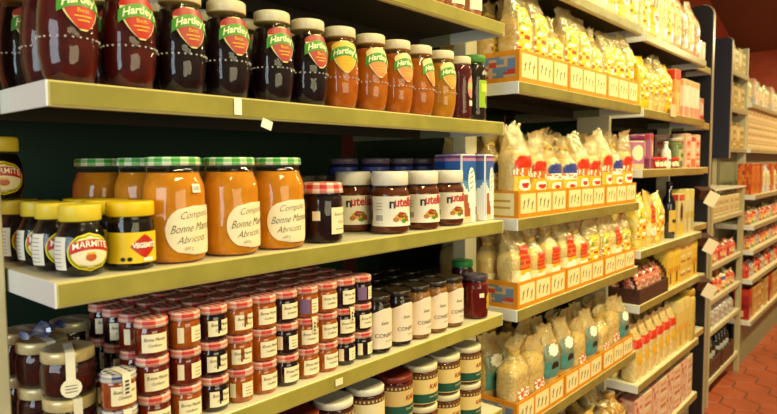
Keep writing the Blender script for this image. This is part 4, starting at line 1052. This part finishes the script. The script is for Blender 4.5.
def crate():
    t = empty('bottle_crate'); Bm = mat('4E2A1A', .6); w_, d_, h_ = .30, .20, .09
    mb = MB(); mb.box(-w_/2, w_/2, 0, d_, 0, .006, Bm)
    for (a, b, c, d) in ((-w_/2, w_/2, 0, .008), (-w_/2, w_/2, d_-.008, d_), (-w_/2, -w_/2+.008, .008, d_-.008), (w_/2-.008, w_/2, .008, d_-.008)): mb.box(a, b, c, d, .006, h_, Bm, .001)
    mb.build('crate_body', t); return t
KCr = Kit(crate); KBo = Kit(bottle, '101410', 'D8D8D8', 'C8CCC8', .026, .20, 'dark_bottle')
for k in range(2):
    KCr.put(3.73+.33*k, .82, -1.18, 'brown crate of dark bottles at the low unit foot, %s one' % ['near', 'far'][k], 'crate', 'bottle crates')
    for q in range(4):
        for rw in range(2):
            KBo.put(3.73+.33*k-.105+.07*q, .87+.075*rw, -1.1735, 'dark bottle with pale label in the %s crate, %s, %s' % (['near', 'far'][k], nth(q), ROW[rw]), 'bottle', 'dark bottles in the crates', 0)

# ------------------------------------------------------------------ far unit
FW = mat('A09474', .45); FD = mat('3A2218', .6)
unit('shelving_unit', 'far shelving unit upper bay with beige boxes beside navy panel', 4.452, 4.93, .92, 1.32, [.60, .36, .10], [], .98, .80, back=BLACK, strip=FW).children[-1]
unit('shelving_unit', 'farthest upper shelving bay with pale packs and orange cartons', 4.96, 6.9, .90, 1.36, [.42, .10, ], [(4.936, 4.956, .93, 1.3)], .98, .80, back=BLACK, strip=FW)
unit('shelving_unit', 'far low shelving unit with stepped deep shelves over tiled floor', 4.452, 6.9, .775, 1.32, [-.205, -.40, -.56, -.75, -1.02], [(4.452, 4.47, 1.0, 1.03)], 1.0, .03, back=FD, strip=FW)
BB = (Kit(carton, .10, .08, .17, 'D8C48A', ['B89A50', 'E8DCB0', '8A7A3A'], 'blob'), 'beige printed box'); BB2 = (Kit(carton, .10, .08, .15, 'C8B478', ['6A7A3A', 'E0D4A0', 'A8884A'], 'rows'), 'olive and beige box')
for z, nm in ((.60, 'top'), (.36, 'middle'), (.10, 'bottom')):
    line([BB, BB2], 4.52, 4.86, .98, z, .112, 'beige boxes', 'box', '%s shelf by navy panel' % nm, 2, .1, step=1)
BG3 = [(Kit(carton, .12, .09, .15, 'E2CFA0', ['C8A870', 'F0E4C8', 'B08A50'], 'rows'), 'tan carton'), (Kit(bag, .12, .09, .20, 'flat', 81, 'B8C4B0', 'E8E0C8', 'G', .2, .8, 60), 'pale green pouch'), (Kit(bag, .12, .09, .17, 'knot', 82, 'E8D8C8', 'F4F0E8', 'N', .2, .7, 60), 'white knotted bag'), (Kit(carton, .11, .09, .19, 'D8C0A8', ['A8B8C8', 'E8E0D8', 'D8A080'], 'blob'), 'pale blue topped carton')]
line([BG3[1], BG3[3], BG3[2], BG3[1], BG3[2]], 5.04, 6.8, .97, .42, .135, 'pale packs', 'bag', 'farthest top shelf', 1)
for lv in range(2):
    line([BG3[0]], 5.04, 6.8, .97, .10+.1517*lv, .128, 'tan cartons', 'carton', 'farthest middle shelf, %s layer' % ['lower', 'upper'][lv], 1, jit=.01)
OR_ = (Kit(carton, .11, .08, .20, 'C8501A', ['D86A24', 'E08A30', 'A83A14'], 'noise'), 'orange carton'); SV = (Kit(bag, .13, .09, .19, 'flat', 83, 'C8D0DC', 'E8ECF4', 'G', .2, .8, 60), 'silvery white bag')
line([OR_, OR_, OR_, SV, SV, OR_, SV], 4.52, 6.8, .84, -.205, .135, 'orange cartons and silvery bags', 'packet', 'far low unit top', 1)
MXK = [(RP2[0], 'red and cream packet'), (CLp2[0], 'green packet'), (HB[0], 'brown knotted bag'), (SB[0], 'silver foil bag')]
for z, nm, h_ in ((-.40, 'second', .9), (-.56, 'third', 1.0), (-.75, 'fourth', 1.0)):
    line([MXK[0], MXK[1], MXK[3], MXK[0]] if z > -.6 else [RP, MXK[3], RP2], 4.52, 6.8, .84, z, .125, 'mixed packets', 'bag', 'far low unit %s shelf' % nm, 1)
RBx = (Kit(carton, .11, .09, .20, 'A81E18', ['C83A24', '8A1410', 'E8C8A0'], 'band'), 'tall dark red box'); TBx = (Kit(carton, .13, .09, .19, 'C89A50', ['D8B070', 'B88440', 'E8D0A0'], 'rows'), 'tan box')
line([RBx, TBx, TBx, MXK[3], TBx], 4.53, 6.8, .84, -1.02, .145, 'red and tan boxes', 'box', 'far low unit bottom shelf', 1)
